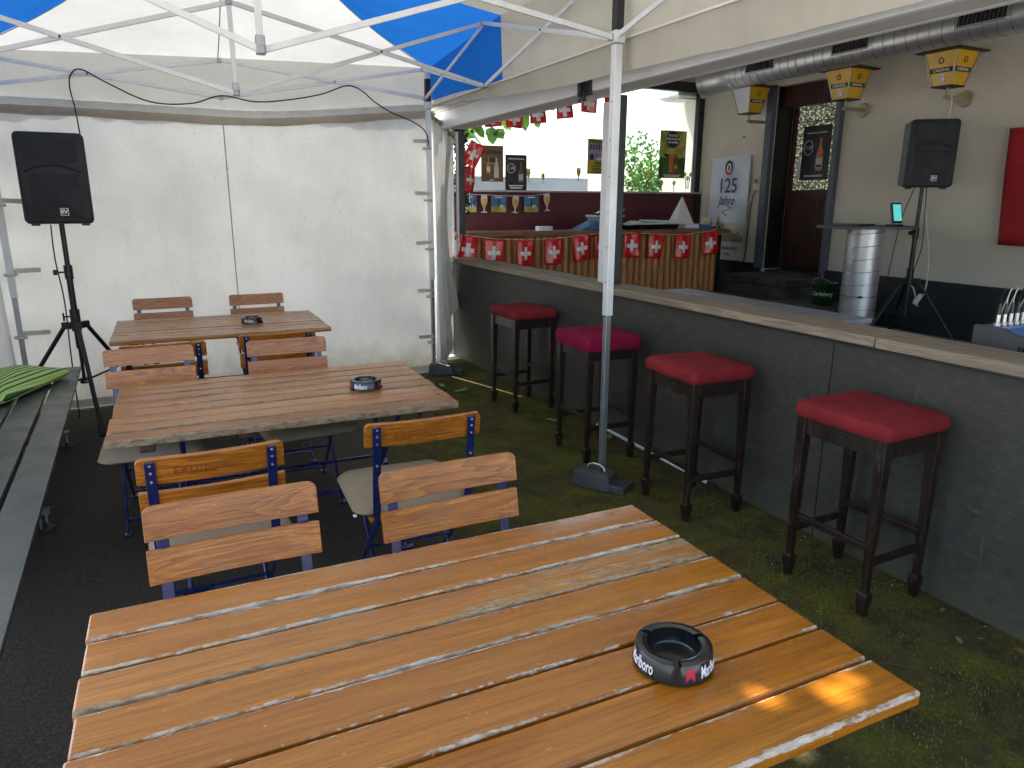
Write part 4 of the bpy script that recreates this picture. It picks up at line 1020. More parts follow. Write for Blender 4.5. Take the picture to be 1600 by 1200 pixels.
# ================================================================== CABLES under the tent
def cable(name, pts, r, mat, label, sub=6):
    P = [Vector(p) for p in pts]; out = []
    for i in range(len(P)-1):
        p0 = P[max(i-1, 0)]; p1 = P[i]; p2 = P[i+1]; p3 = P[min(i+2, len(P)-1)]
        for k in range(sub):
            t = k/sub; out.append(.5*((2*p1)+(-p0+p2)*t+(2*p0-5*p1+4*p2-p3)*t*t+(-p0+3*p1-3*p2+p3)*t**3))
    out.append(P[-1])
    return tag(MB().tube(out, r, 6).build(name, mat), label, 'cable')
cable('power_cable', [(-.415, 6.22, 2.045), (-.43, 6.30, 2.25), (-.45, 6.37, 2.40), (-.43, 6.38, 2.49), (-.36, 6.385, 2.525), (-.20, 6.38, 2.44), (.065, 6.38, 2.330), (.35, 6.38, 2.335), (.575, 6.38, 2.405), (.82, 6.38, 2.375), (1.08, 6.38, 2.405),
                      (1.35, 6.38, 2.465), (1.56, 6.39, 2.545), (1.68, 6.385, 2.52), (1.80, 6.38, 2.43), (1.94, 6.38, 2.355), (2.15, 6.38, 2.28), (2.25, 6.375, 2.20), (2.275, 6.375, 2.08)], .0055, 'cable_black', 'thin black cable looping along the truss above the white wall')
cable('speaker_cable', [(-.66, 6.06, 1.44), (-.665, 6.06, 1.2), (-.645, 6.05, .9), (-.655, 6.05, .5), (-.66, 6.06, .15), (-.66, 6.06, .02)], .005, 'cable_black', 'black cable hanging straight down beside the left speaker stand')

# ================================================================== FLOOR BITS
t = thing('floor_pipe', 'thin white pipe lying on the ground along the counter', 'pipe', (2.74, 3.5, .02))
MB().tube([(.035, .75, 0), (.0, -.50, 0)], .011, 10).build('tube', 'pipe_white', t)
MB().tube([(.0, -.49, 0), (-.003, -.56, 0)], .013, 10).build('end_cap', 'black_rubber', t)
def leaf(loc, size, rz, label, mat='leaf_fallen'):
    pts = []
    for k in range(14):
        a = 2*PI*k/14; r = size*(.75+.25*math.cos(a*2))*(1+.12*math.sin(a*5)); pts.append((r*math.cos(a), r*.7*math.sin(a)))
    m = MB().prism(pts, 0, .0015); m.v = [(x, y, z+.25*abs(y)*1.2+.1*abs(x)) for x, y, z in m.v]
    tag(m.build('fallen_leaf', mat, loc=loc, rot=(0, 0, rz)), label, 'leaf', 'leaves fallen on the mossy ground')
leaf((2.25, 5.62, .006), .075, .4, 'large green fallen leaf near the back corner weight')
leaf((2.16, 5.86, .006), .06, 1.4, 'green fallen leaf between middle table corner and corner weight')
leaf((2.545, 4.50, .006), .075, 2.2, 'pale green fallen leaf beside the crimson stool')
leaf((2.70, 3.98, .012), .05, .9, 'small green leaf against the counter behind the crimson stool')
leaf((2.56, 1.40, .006), .022, .9, 'small green leaf on the gravel at lower right')
leaf((2.70, 1.25, .006), .028, 2.0, 'brown dry leaf at the foot of the counter, lower right', 'leaf_dry')
leaf((2.70, 1.56, .006), .020, .3, 'tiny tan leaf near the front stool leg by the counter', 'leaf_dry')
for (x, y, a, l, lab) in ((1.95, 1.62, .4, .05, 'short brown twig on the moss near the front stool'), (2.14, 1.46, -.75, .16, 'long thin twig on the moss right of the nearest table'), (1.45, 1.05, .7, .10, 'twig on the ground beside the nearest table corner')):
    tag(MB().tube([(0, 0, 0), (l*.5, .004, .004), (l, -.004, .001)], [.0018, .0022, .0012], 5).build('twig', 'twig', loc=(x, y, .008), rot=(0, 0, a)), lab, 'twig', 'twigs on the ground')

# ================================================================== LOG BAR
BY = 7.20
br = thing('log_bar', 'rustic bar faced with upright varnished half logs', 'bar counter', (4.65, BY, .3))
lg = MB(); lg.tube([(0, 0, -.46), (0, 0, .46)], .0450, 12); lme = None
for k in range(39):
    x = 2.91+k*.0905
    if lme is None:
        o = lg.build('log', 'log_wood', br, loc=(x, BY, .775), world=True); lme = o.data
    else: o = put('log', lme, br, loc=(x, BY+random.uniform(-.006, .006), .775+random.uniform(-.008, .008)), rot=(0, 0, random.uniform(0, 6)), world=True)
MB().box((4.72, BY+.27, .76), (3.60, .44, .90)).build('carcass', 'dark_panel', br, world=True)
MB().box((4.70, BY-.01, 1.262), (3.70, .12, .046)).build('front_rail', 'rail_wood', br, world=True, bevel=.012)
MB().box((4.74, BY+.26, 1.268), (3.72, .42, .044)).build('top_board', 'rail_wood', br, world=True, bevel=.005)
BT = 1.2925
# things on the bar
t = thing('cash_register', 'grey cash register with sloping front on the log bar', 'register', (4.80, 7.50, BT))
MB().box((.10, 0, .075), (.34, .26, .14)).build('body', 'register_grey', t, bevel=.008)
MB().box((.10, 0, .157), (.38, .29, .022)).build('lid', 'ledge_grey', t, bevel=.004)
MB().add([(-.30, -.12, 0), (-.08, -.12, 0), (-.08, -.12, .10), (-.30, .12, 0), (-.08, .12, 0), (-.08, .12, .10)], [(0, 1, 2), (5, 4, 3), (0, 2, 5, 3), (1, 4, 5, 2), (0, 3, 4, 1)]).build('slope', 'mixer_blue', t)
MB().box((.03, -.135, .06), (.05, .008, .06)).build('display', 'ledge_grey', t)
MB().rings([(.14, .10, .03, .168), (.16, .12, .03, .19), (.08, .06, .02, .212)], 4).build('telephone', 'phone_black', t, loc=(.06, 0, 0))
t = thing('serving_tray', 'black tray piled with white papers on the log bar', 'tray', (5.48, 7.42, BT))
MB().rings([(.74, .26, .04, 0), (.80, .30, .05, .055), (.78, .28, .05, .058)]).build('tray', 'phone_black', t)
MB().box((.05, 0, .072), (.62, .24, .02), Euler((.03, -.04, .06)).to_matrix()).build('paper', 'paper_white', t)
MB().box((.16, 0, .096), (.44, .20, .014), Euler((.02, .03, -.1)).to_matrix()).build('paper', 'paper_white', t)
MB().box((-.27, -.02, .074), (.18, .18, .012), Euler((.02, -.22, .2)).to_matrix()).build('paper', 'paper_white', t)
t = thing('napkin_pyramid', 'tall grey-white folded pyramid standing on the log bar', 'pyramid', (6.10, 7.56, BT))
MB().add([(-.17, -.10, 0), (.17, -.10, 0), (.17, .10, 0), (-.17, .10, 0), (0, 0, .40)], [(3, 2, 1, 0), (0, 1, 4), (1, 2, 4), (2, 3, 4), (3, 0, 4)]).build('folded_cloth', 'paper_white', t, bevel=.004)
MB().box((0, 0, .002), (.37, .23, .004)).build('base_card', 'paper_white', t)
t = thing('white_box', 'small white box with two dots at the left of the log bar', 'box', (3.99, 7.36, BT))
MB().rings([(.18, .10, .012, 0), (.18, .10, .012, .045), (.17, .09, .012, .05)]).build('case', 'paper_white', t)
for x in (-.03, .05): MB().tube([(x, -.051, .03), (x, -.053, .03)], .006, 8).build('button', 'phone_black', t)
t = thing('napkin_box', 'pale blue and white box before the pyramid on the bar', 'box', (6.08, 7.34, BT))
MB().box((0, 0, .03), (.21, .08, .055)).build('carton', 'banner_pale', t, bevel=.004); MB().box((0, -.042, .032), (.15, .003, .018)).build('print', 'print_white', t)
t = thing('coaster_holder', 'blue holder with round white beer coaster at the bar end', 'coaster holder', (6.28, 7.34, BT))
MB().box((0, 0, .025), (.14, .08, .05)).build('holder', 'mixer_blue', t, bevel=.004)
MB().tube([(.01, -.03, .085), (.01, -.024, .085)], .055, 20).build('coaster', 'glass_foam', t); MB().box((.01, -.032, .072), (.07, .003, .03)).build('print', 'glass_beer', t)
t = thing('sunglasses', 'dark folded sunglasses lying at the right end of the bar', 'sunglasses', (6.46, 7.30, BT))
for x in (-.04, .04): MB().rings([(.062, .03, .014, 0), (.06, .03, .014, .022)]).build('lens', 'phone_black', t, loc=(x, 0, 0))
MB().tube([(-.07, .02, .012), (.07, .03, .012)], .005, 6).build('temple', 'phone_black', t)

# ================================================================== BUNTING
def sflag(parent, c, w_, h_, rz=0, roll=0, curl=.02, mat='flag_red'):
    """a hanging pennant: red cloth with a raised white cross as sub-part"""
    ph = random.uniform(0, 6)
    def fy(u, v): return curl*math.sin(u*4+ph+v*2)*v+curl*.4*math.sin(u*9+ph)*(1-v*.5)
    rot = Matrix.Translation(c) @ Matrix.Rotation(rz, 4, 'Z') @ Matrix.Rotation(roll, 4, 'Y')
    o = MB().sheet(10, 10, lambda u, v: rot @ Vector(((u-.5)*w_, fy(u, v), -v*h_))).build('flag', mat, parent, world=True, solid=.0012)
    cr = MB(); a = .105; b = .34; cy = .52
    q = h_/w_
    def cp(x, z): u = x+.5; v = (cy+z/q); return rot @ Vector((x*w_, fy(u, v)-.0030, -v*h_))
    for x0, x1, z0, z1 in ((-a, a, -b, b), (-b, -a, -a, a), (a, b, -a, a)):
        cr.sheet(4, 4, lambda u, v: cp(x0+(x1-x0)*u, z0+(z1-z0)*v))
    cr.build('cross', 'flag_white', o, solid=.001)
    if o.parent: pass
    return o
def bunting(label, pts, r=.004, name='flag_bunting', group=None):
    t = thing(name, label, 'bunting', pts[0], group=group)
    MB().tube(pts, r, 5).build('string', 'string_white', t, world=True)
    return t
FL = [(2.96, 1.262, .18), (3.24, 1.226, .04), (3.615, 1.208, 0), (3.967, 1.214, -.02), (4.314, 1.246, -.14), (4.60, 1.260, -.03), (5.023, 1.262, 0), (5.376, 1.243, .06), (5.78, 1.229, .02), (6.19, 1.268, -.1)]
bt = bunting('string of red flags with white crosses across the log bar', [(2.86, 7.09, 1.275)]+[(x, 7.09, z) for x, z, _ in FL]+[(6.33, 7.11, 1.31)])
for x, z, rl in FL: sflag(bt, Vector((x, 7.085, z)), .215, .285, random.uniform(-.15, .15), rl)
UP = [Vector((3.445, 7.6, 2.60)), Vector((3.72, 7.6, 2.60)), Vector((4.0, 7.58, 2.66)), Vector((4.325, 7.55, 2.725)), Vector((4.63, 7.5, 2.80)), Vector((4.88, 7.45, 2.90))]
bt = bunting('red flags with white crosses hanging in the window below the roof beam', [Vector((3.1, 7.6, 2.62))]+UP+[Vector((5.3, 7.4, 3.02))], group=None)
for p in UP: sflag(bt, p+Vector((0, -.006, 0)), .20, .19, random.uniform(-.2, .2), random.uniform(-.12, .05), mat='flag_red')
bt = bunting('two red flags on a string beside the black post at left', [(3.09, 7.25, 2.34), (3.10, 7.24, 2.22), (3.05, 7.24, 1.95), (3.02, 7.24, 1.60)])
sflag(bt, Vector((3.13, 7.235, 2.20)), .17, .24, -.3, R(28)); sflag(bt, Vector((3.03, 7.230, 1.965)), .15, .26, .5, R(4))
t = thing('ivy_garland', 'dark ivy garland hanging down behind the black post', 'garland', (3.0, 7.5, 1.7))
v = []; f = []
for i in range(420):
    c = Vector((random.gauss(.04, .05), random.gauss(0, .05), random.uniform(-.25, .68))); leaf_quad(v, f, c, rv(), rv(), random.uniform(.03, .06), .04)
MB().add(v, f).build('foliage', 'leaf_ivy', t); MB().tube([(.04, 0, -.25), (.03, .01, .2), (.05, 0, .7)], .006, 6).build('stem', 'bark', t)
# printed bunting of beer glasses and pictures on the burgundy wall
def beer_glass(parent, c, h, rz=0, name='glass_cutout'):
    rot = Matrix.Translation(c) @ Matrix.Rotation(rz, 4, 'Y') @ FACE_Y
    prof = [(.0, 0), (.20, .0), (.20, .04), (.04, .08), (.035, .25), (.13, .42), (.20, .62), (.20, .80), (.17, 1.0)]
    poly = [(x*h, y*h) for x, y in prof]+[(-x*h, y*h) for x, y in reversed(prof[1:])]
    o = MB().prism(poly, 0, .004, rot).build(name, 'glass_foam', parent, world=True)
    prof = [(.02, .27), (.11, .42), (.175, .62), (.175, .78)]
    poly = [(x*h, y*h) for x, y in prof]+[(-x*h, y*h) for x, y in reversed(prof)]
    MB().prism(poly, .004, .006, rot).build('beer', 'glass_beer', o)
    return o
gb = bunting('paper bunting of beer glasses and church pictures on the burgundy wall', [(3.40, 8.36, 1.70), (3.68, 8.36, 1.695), (4.10, 8.36, 1.682), (4.34, 8.36, 1.688), (4.60, 8.36, 1.72)], name='paper_bunting')
for x in (3.478, 3.882, 4.339):
    o = MB().box((x, 8.355, 1.585), (.205, .004, .20), Matrix.Rotation(random.uniform(-.04, .04), 3, 'Y')).build('picture', 'poster_blue', gb, world=True)
    MB().box((x, 8.351, 1.520), (.195, .003, .065)).build('meadow', 'poster_lime', o)
    MB().prism([(-.008, 0), (.008, 0), (.008, .07), (0, .10), (-.008, .07)], 0, .004, T(x, 8.350, 1.55) @ FACE_Y).build('steeple', 'poster_dark', o)
    MB().box((x+.03, 8.349, 1.56), (.06, .003, .03)).build('nave', 'banner_grey', o)
    MB().box((x, 8.350, 1.668), (.10, .003, .010)).build('caption', 'print_white', o)
for x, z, a in ((3.682, 1.48, .0), (4.103, 1.475, .08), (4.569, 1.50, -.05)): beer_glass(gb, Vector((x, 8.352, z)), .215, a)
gb = bunting('single paper beer glass hanging beside the post on burgundy wall', [(5.60, 8.36, 1.71), (5.72, 8.36, 1.715)], name='paper_bunting')
beer_glass(gb, Vector((5.74, 8.352, 1.50)), .215, -.35)
# window stickers
def sticker(x, z, h, label):
    o = thing('glass_sticker', label, 'sticker', (x, 8.463, z), group='stickers on the window pane')
    beer_glass(o, Vector((x, 8.460, z)), h, 0, 'backing')
sticker(4.346, 1.865, .16, 'orange beer glass sticker on window right of dark poster'); sticker(4.559, 1.85, .12, 'small pale beer glass sticker in middle of left window'); sticker(5.091, 1.89, .16, 'beer glass sticker on window below the striped market poster')
def daffodil(x, z, h, n, label):
    o = thing('daffodil_sticker', label, 'sticker', (x, 8.462, z), group='flower stickers on the corner window')
    for k in range(n):
        dx = (k-(n-1)/2)*.05; hh = h*(1-.25*(k % 2))
        MB().bar((x+dx*.4, 8.460, z), (x+dx, 8.460, z+hh), .010, .003, (0, 1, 0)).build('stem', 'poster_green', o, world=True)
        m = MB()
        for a in range(6): m.prism([(0, 0), (.022, -.010), (.036, 0), (.022, .010)], 0, .003, T(x+dx, 8.459, z+hh) @ FACE_Y @ Matrix.Rotation(a*PI/3, 4, 'Z'))
        m.build('flower', 'yellow_petal', o, world=True)
daffodil(6.22, 1.80, .20, 3, 'yellow daffodil sticker on window left of the green poster'); daffodil(6.45, 1.76, .12, 1, 'single yellow daffodil sticker under the green poster, left'); daffodil(6.665, 1.76, .12, 1, 'single yellow daffodil sticker under the green poster, right'); daffodil(6.90, 1.80, .20, 3, 'daffodil bunch sticker in corner of the window by the building')

# ================================================================== POSTERS
def poster(name, x0, x1, z0, z1, mat, label, y=8.455):
    t = thing(name, label, 'poster', ((x0+x1)/2, y, z0))
    MB().box(((x0+x1)/2, y, (z0+z1)/2), (x1-x0, .006, z1-z0)).build('sheet', mat, t, world=True)
    return t
def strip(t, x, z, w_, h_, mat='print_white', y=8.4495, name='print', rot=0):
    return MB().box((x, y, z), (w_, .003, h_), Matrix.Rotation(rot, 3, 'Y')).build(name, mat, t, world=True)
def bottle(t, x, z, h, mats, y=8.449):
    pr = [(.0, 0), (.13, 0), (.13, .52), (.05, .74), (.05, 1), (0, 1)]
    o = MB().prism([(a*h, b*h) for a, b in pr[1:]]+[(-a*h, b*h) for a, b in reversed(pr[1:-1])], 0, .003, T(x, y, z) @ FACE_Y).build('bottle', mats[0], t, world=True)
    MB().box((x, y-.004, z+h*.27), (.24*h, .003, .30*h)).build('bottle_label', mats[1], o)
t = poster('bottle_poster', 3.69, 3.99, 1.855, 2.285, 'poster_brown', 'brown poster with old bottles taped to the left window')
text('Käfi-Moka', .066, 'print_black', t, T(3.84, 8.449, 2.205) @ FACE_Y, .0008, 0, .25)
bottle(t, 3.785, 1.95, .19, ('poster_gold', 'glass_foam')); bottle(t, 3.895, 1.90, .24, ('banner_grey', 'glass_foam')); strip(t, 3.84, 2.11, .16, .05, 'poster_dark'); strip(t, 3.84, 2.075, .19, .02, 'banner_brown'); strip(t, 3.83, 1.875, .06, .008)
t = poster('beer_poster', 4.02, 4.32, 1.755, 2.185, 'poster_dark', 'dark blue beer bottle poster leaning on the left window sill')
strip(t, 4.17, 2.135, .22, .014, 'banner_grey'); MB().tube([(4.10+.055*math.cos(a), 8.450, 2.02+.055*math.sin(a)) for a in [k*PI/12 for k in range(25)]], .003, 5).build('ring', 'print_white', t, world=True)
text('1.20', .044, 'print_white', t, T(4.10, 8.449, 2.022) @ FACE_Y, .0008, 0, .2); bottle(t, 4.235, 1.845, .25, ('poster_brown', 'banner_grey'))
for z, w_ in ((1.81, .20), (1.782, .17)): strip(t, 4.17, z, w_, .016)
t = poster('market_poster', 5.22, 5.60, 1.975, 2.42, 'poster_yellow', 'yellow and lilac market poster partly hidden by the tent post')
strip(t, 5.41, 2.255, .36, .215, 'poster_lilac'); text('Warenmarkt', .068, 'print_black', t, T(5.41, 8.449, 2.388) @ FACE_Y, .0008, .0008)
for k in range(8): strip(t, 5.265+k*.042, 2.315, .020, .07, 'print_black', 8.4465, 'awning_stripe', (k-3.5)*-.09)
strip(t, 5.28, 2.19, .06, .07, 'print_black', 8.4465); strip(t, 5.37, 2.205, .09, .05, 'banner_brown', 8.4465); strip(t, 5.44, 2.17, .16, .03, 'banner_pale', 8.4465)
text('Oberwil', .058, 'print_black', t, T(5.41, 8.449, 2.115) @ FACE_Y, .0008, .0012)
for z, w_ in ((2.075, .25), (2.048, .24), (2.022, .22), (1.998, .26)): strip(t, 5.41, z, w_, .011, 'print_black')
t = poster('drink_poster', 6.385, 6.835, 1.945, 2.575, 'poster_green', 'green summer drink poster on the corner window')
strip(t, 6.61, 2.39, .43, .34, 'poster_lime'); MB().tube([(6.60, 8.447, 2.46), (6.60, 8.4485, 2.46)], .115, 20).build('dark_disc', 'poster_dark', t, world=True)
for z, s_ in ((2.51, 'FRUCHTIGE'), (2.465, 'ERFRISCHUNG FÜR'), (2.42, 'DEN SOMMER')): text(s_, .036, 'print_white', t, T(6.60, 8.4455, z) @ FACE_Y, .0008, .0006, 0, .8)
g = MB().prism([(-.032, 0), (.032, 0), (.040, .24), (-.040, .24)], 0, .003, T(6.585, 8.447, 2.02) @ FACE_Y).build('drink_glass', 'poster_orange', t, world=True)
MB().prism([(-.030, 0), (.030, 0), (.030, .17), (.014, .25), (-.014, .25), (-.030, .17)], 0, .003, T(6.665, 8.446, 2.01) @ FACE_Y).build('drink_bottle', 'poster_brown', t, world=True); strip(t, 6.665, 2.10, .058, .05, 'poster_lime', 8.4435); strip(t, 6.665, 2.045, .058, .035, 'flag_red', 8.4435)
strip(t, 6.50, 2.25, .09, .035, 'banner_brown', rot=.3); strip(t, 6.77, 2.30, .035, .10, 'banner_brown', 8.4465, rot=.5); strip(t, 6.61, 1.985, .30, .010); strip(t, 6.61, 1.968, .26, .010)
# poster on the door glass (faces -x)
t = thing('door_poster', 'black poster with amber beer bottle on the door glass', 'poster', (7.365, 6.64, 1.90))
MB().box((7.372, 6.65, 2.205), (.006, .42, .64)).build('sheet', 'poster_dark', t, world=True)
MB().box((7.366, 6.65, 2.44), (.003, .30, .012)).build('print', 'banner_grey', t, world=True)
MB().tube([(7.366, 6.76+.066*math.cos(a), 2.27+.085*math.sin(a)) for a in [k*PI/12 for k in range(25)]], .0035, 5).build('ring', 'print_white', t, world=True)
text('1.20', .060, 'print_white', t, T(7.366, 6.76, 2.27) @ FACE_X, .0008, 0, .2)
pr = [(.050, 0), (.050, .20), (.016, .29), (.016, .38)]
MB().prism([(a, b_) for a, b_ in pr]+[(-a, b_) for a, b_ in reversed(pr)], 0, .003, T(7.367, 6.575, 1.995) @ FACE_X).build('bottle', 'poster_orange', t, world=True)
MB().box((7.362, 6.575, 2.085), (.003, .10, .12)).build('bottle_label', 'banner_grey', t, world=True); MB().box((7.360, 6.575, 2.05), (.003, .08, .03)).build('label_band', 'print_navy', t, world=True)
MB().box((7.366, 6.65, 1.935), (.003, .28, .022)).build('print', 'banner_grey', t, world=True)
tag(MB().box((7.378, 6.90, 2.02), (.004, .05, .24)).build('door_sticker', 'banner_pale'), 'narrow pale sticker on the door glass left of the black poster', 'sticker')

# ================================================================== BANNER "125 Jahre"
bn = thing('wall_banner', 'pale blue anniversary banner hanging on the stucco wall beside the door', 'banner', (7.06, 7.76, .9))
def bpt(u, v): return Vector((7.055-.012*math.sin(u*5+v*3)-.010*math.sin(u*11+v*7)*(1-v), 8.13-u*.735-(1-v)*.0, .86+v*1.345))
MB().sheet(20, 40, lambda u, v: bpt(u, .36+v*.64)).build('upper_cloth', 'banner_pale', bn, world=True)
MB().sheet(20, 20, lambda u, v: bpt(u, v*.36)).build('lower_cloth', 'banner_grey', bn, world=True)
MB().tube([(7.05, 8.20, 2.19), (7.05, 7.30, 2.225)], .011, 8).build('rod', 'paper_white', bn, world=True)
MB().tube([(7.05, 8.15, 2.20), (7.06, 7.58, 2.44), (7.05, 7.36, 2.22)], .004, 5).build('hanging_cord', 'string_white', bn, world=True); MB().tube([(7.09, 7.58, 2.445), (7.05, 7.58, 2.445)], .010, 8).build('nail', 'brass_pale', bn, world=True)
BX = 7.026
text('125', .27, 'print_navy', bn, T(BX, 7.765, 1.825) @ FACE_X, .001, .002, 0, .92)
text('Jahre', .175, 'print_navy', bn, T(BX, 7.775, 1.635) @ FACE_X, .001, 0, .35, .85)
MB().tube([(BX, 7.775-.15*math.sin(k*.55)*(1-k/16), 1.565-k*.010) for k in range(14)], .0045, 5).build('flourish', 'print_navy', bn, world=True)
lo_ = MB(); n_ = 28
def ell(r0, r1, x, nm, mat, par, zc=2.065, k=1.3):
    vs = [(x, 7.765+r0*math.cos(2*PI*i/n_), zc+r0*k*math.sin(2*PI*i/n_)) for i in range(n_)]+[(x, 7.765+r1*math.cos(2*PI*i/n_), zc+r1*k*math.sin(2*PI*i/n_)) for i in range(n_)]
    return MB().add(vs, [(i, (i+1) % n_, n_+(i+1) % n_, n_+i) for i in range(n_)]).build(nm, mat, par, world=par is bn, solid=.001)
lg0 = ell(.001, .080, BX+.004, 'emblem', 'print_white', bn); 
ell(.045, .075, BX+.001, 'emblem_ring', 'print_black', lg0)
MB().add([(BX-.001, 7.765+r*math.cos(a), 2.065+1.3*r*math.sin(a)) for r in (.047, .073) for a in [PI*1.12+k*PI*.76/12 for k in range(13)]], [(k, k+1, 14+k, 13+k) for k in range(12)]).build('emblem_red', 'print_red', lg0, solid=.001)
MB().box((BX, 7.765, 2.065), (.003, .025, .07)).build('emblem_ear', 'print_navy', lg0)
MB().box((BX, 7.765, 1.945), (.003, .13, .012)).build('emblem_scroll', 'banner_grey', bn, world=True)
sk_ = [(0, 0), (0, .16), (.04, .16), (.045, .24), (.06, .30), (.075, .24), (.08, .18), (.15, .17), (.19, .30), (.20, .36), (.21, .30), (.25, .18), (.28, .20), (.30, .27), (.32, .20), (.34, .12), (.42, .11), (.47, .16), (.50, .11), (.58, .10), (.61, .14), (.64, .08), (.70, .07), (.70, 0)]
MB().prism([(x-.35, y) for x, y in sk_], 0, .002, T(BX+.004, 7.765, 1.10) @ FACE_X).build('skyline', 'banner_brown', bn, world=True)
text('PRIVATBRAUEREI', .068, 'print_navy', bn, T(BX, 7.765, 1.005) @ FACE_X, .001, 0); text('SEIT 1886', .068, 'print_navy', bn, T(BX, 7.765, .925) @ FACE_X, .001, 0)

# ================================================================== LANTERNS
def lantern(y, z, label, first):
    t = thing('wall_lantern', label, 'lantern', (6.80, y, z), 0, 'yellow beer lanterns on the building wall')
    wt, wb, h = .155, .090, .285                                # half widths top / bottom
    for k, (dx, dy) in enumerate(((-1, 0), (0, -1), (1, 0), (0, 1))):
        n = Vector((dx, dy, 0)); s = Vector((-dy, dx, 0))
        vs = [n*wb-s*wb+Vector((0, 0, 0)), n*wb+s*wb, n*wt+s*wt+Vector((0, 0, h)), n*wt-s*wt+Vector((0, 0, h))]
        ins = [v-n*.006 for v in vs]
        o = MB().add(vs+ins, [(0, 1, 2, 3), (7, 6, 5, 4), (0, 4, 5, 1), (1, 5, 6, 2), (2, 6, 7, 3), (3, 7, 4, 0)]).build('glass_panel', 'paper_white' if first and k == 0 else 'lantern_yellow', t)  # first lantern: left pane coloured white in place of a window reflection
        if k < 2 and not (first and k == 0):
            up_ = (vs[3]-vs[0]+vs[2]-vs[1]).normalized(); nn = s.cross(up_).normalized()
            m4 = Matrix((s, up_, nn)).transposed().to_4x4(); c0 = (vs[0]+vs[1])/2
            m4.translation = c0+up_*(h*.47)+nn*.003
            MB().box((0, 0, 0), (.215, .042, .003)).xf(m4).build('name_band', 'print_black', o)
            m5 = m4.copy(); m5.translation = m4.translation+nn*.0022
            me = text_mesh('CARDINAL', .034, .0006, .0004, 0, 1.0); me.transform(m5); me.materials.append(M['print_white']); put('lettering', me, o)
            m6 = m4.copy(); m6.translation = c0+up_*(h*.76)+nn*.003
            MB().tube([m6 @ Vector((.021*math.cos(a), .024*math.sin(a), 0)) for a in [j*PI/10 for j in range(21)]], .0045, 5).build('emblem_ring', 'burgundy', o)
            if k == 0:
                m7 = m4.copy(); m7.translation = c0+up_*(h*.22)+nn*.003
                MB().prism([(.030*math.cos(j*PI/10), .034*math.sin(j*PI/10)) for j in range(20)], 0, .002, m7).build('round_emblem', 'print_white', o)
                MB().tube([m7 @ Vector((.017*math.cos(a), .019*math.sin(a), .003)) for a in [.4+j*PI/10 for j in range(15)]], .003, 5).build('emblem_letter', 'print_black', o)
    for sx in (-1, 1):
        for sy in (-1, 1): MB().bar((sx*wb, sy*wb, -.004), (sx*wt, sy*wt, h), .012, .012, (sx, 0, 0)).build('corner_bar', 'brass_pale', t)
    MB().add([(-.215, -.215, h), (.215, -.215, h), (.215, .215, h), (-.215, .215, h), (-.215, -.215, h+.012), (.215, -.215, h+.012), (.215, .215, h+.012), (-.215, .215, h+.012), (0, 0, h+.085)],
             [(3, 2, 1, 0), (0, 1, 5, 4), (1, 2, 6, 5), (2, 3, 7, 6), (3, 0, 4, 7), (4, 5, 8), (5, 6, 8), (6, 7, 8), (7, 4, 8)]).build('roof', 'lantern_roof', t)
    MB().tube([(0, 0, h+.07), (0, 0, h+.115), (.02, 0, h+.125)], .010, 8).build('finial', 'lantern_roof', t)
    MB().box((0, 0, -.006), (.20, .20, .012)).build('base_plate', 'lantern_roof', t)
    MB().tube([(0, 0, -.01), (0, 0, -.085)], .011, 8).build('stem', 'brass_pale', t)
    MB().box((.13, 0, -.095), (.31, .030, .035)).build('arm', 'brass_pale', t, bevel=.004)
    MB().tube([(.262, 0, -.095), (.282, 0, -.095)], [.070, .078], 24).build('wall_plate', 'brass_pale' if not first else 'paper_white', t)
lantern(7.23, 2.69, 'yellow lantern nearest the banner, one pane coloured white as a window reflection', True)
lantern(5.80, 2.685, 'yellow lantern hanging in front of the door top', False)
lantern(4.67, 2.67, 'yellow lantern above the right loudspeaker', False)

# ================================================================== WALL THINGS
t = thing('switch_box', 'old grey switch box on the wall between banner and door', 'switch', (7.08, 7.24, 1.85))
MB().rings([(.05, .115, .015, -.09), (.06, .125, .015, -.085), (.06, .125, .015, .085), (.05, .115, .015, .09)]).build('housing', 'brass_pale', t, loc=(-.02, 0, 0))
MB().tube([(-.05, .012, .03), (-.066, .012, .03)], .03, 16).build('dial', 'frame_grey', t)
MB().tube([(-.02, .03, -.09), (-.03, .06, -.14), (-.02, .10, -.30), (-.015, .14, -.9), (-.015, .16, -1.02)], .007, 6).build('cord', 'cable_black', t)
MB().tube([(-.02, -.02, .09), (-.012, -.03, .3), (-.012, -.03, .65)], .005, 6).build('conduit', 'cable_white', t)
cable('white_lead', [(6.80, 4.62, 2.60), (6.86, 4.66, 2.40), (7.04, 4.90, 1.75), (7.06, 4.86, 1.40), (7.04, 4.78, 1.10), (7.04, 4.76, .80), (7.03, 4.79, .66), (7.03, 4.83, .62), (7.02, 4.85, .68), (7.02, 4.90, .77), (7.03, 4.99, .74)], .0065, 'cable_white', 'white lead hanging from the lantern down past the right speaker')
t = thing('white_plug', 'white plug dangling at the end of the lead by the plinth', 'plug', (7.03, 4.84, .62))
MB().rings([(.03, .04, .01, -.03), (.045, .05, .012, 0), (.03, .03, .01, .07), (.015, .015, .006, .09)]).build('body', 'paper_white', t, rot=(R(25), 0, 0)); 
for y in (-.01, .01): MB().tube([(0, y-.012, -.03), (0, y-.022, -.05)], .004, 6).build('pin', 'rivet_steel', t)
def redflag(u, v): return (7.05-.03*math.sin(u*9+v*2)-.02*math.sin(u*4), 4.13-u*1.5+.04*(v), 1.235+v*1.03)
t = thing('red_wall_flag', 'large plain red cloth hanging on the cream wall at right edge', 'flag', (7.05, 3.4, 1.23))
MB().sheet(40, 12, redflag).build('cloth', 'flag_cloth', t, world=True, solid=.002)
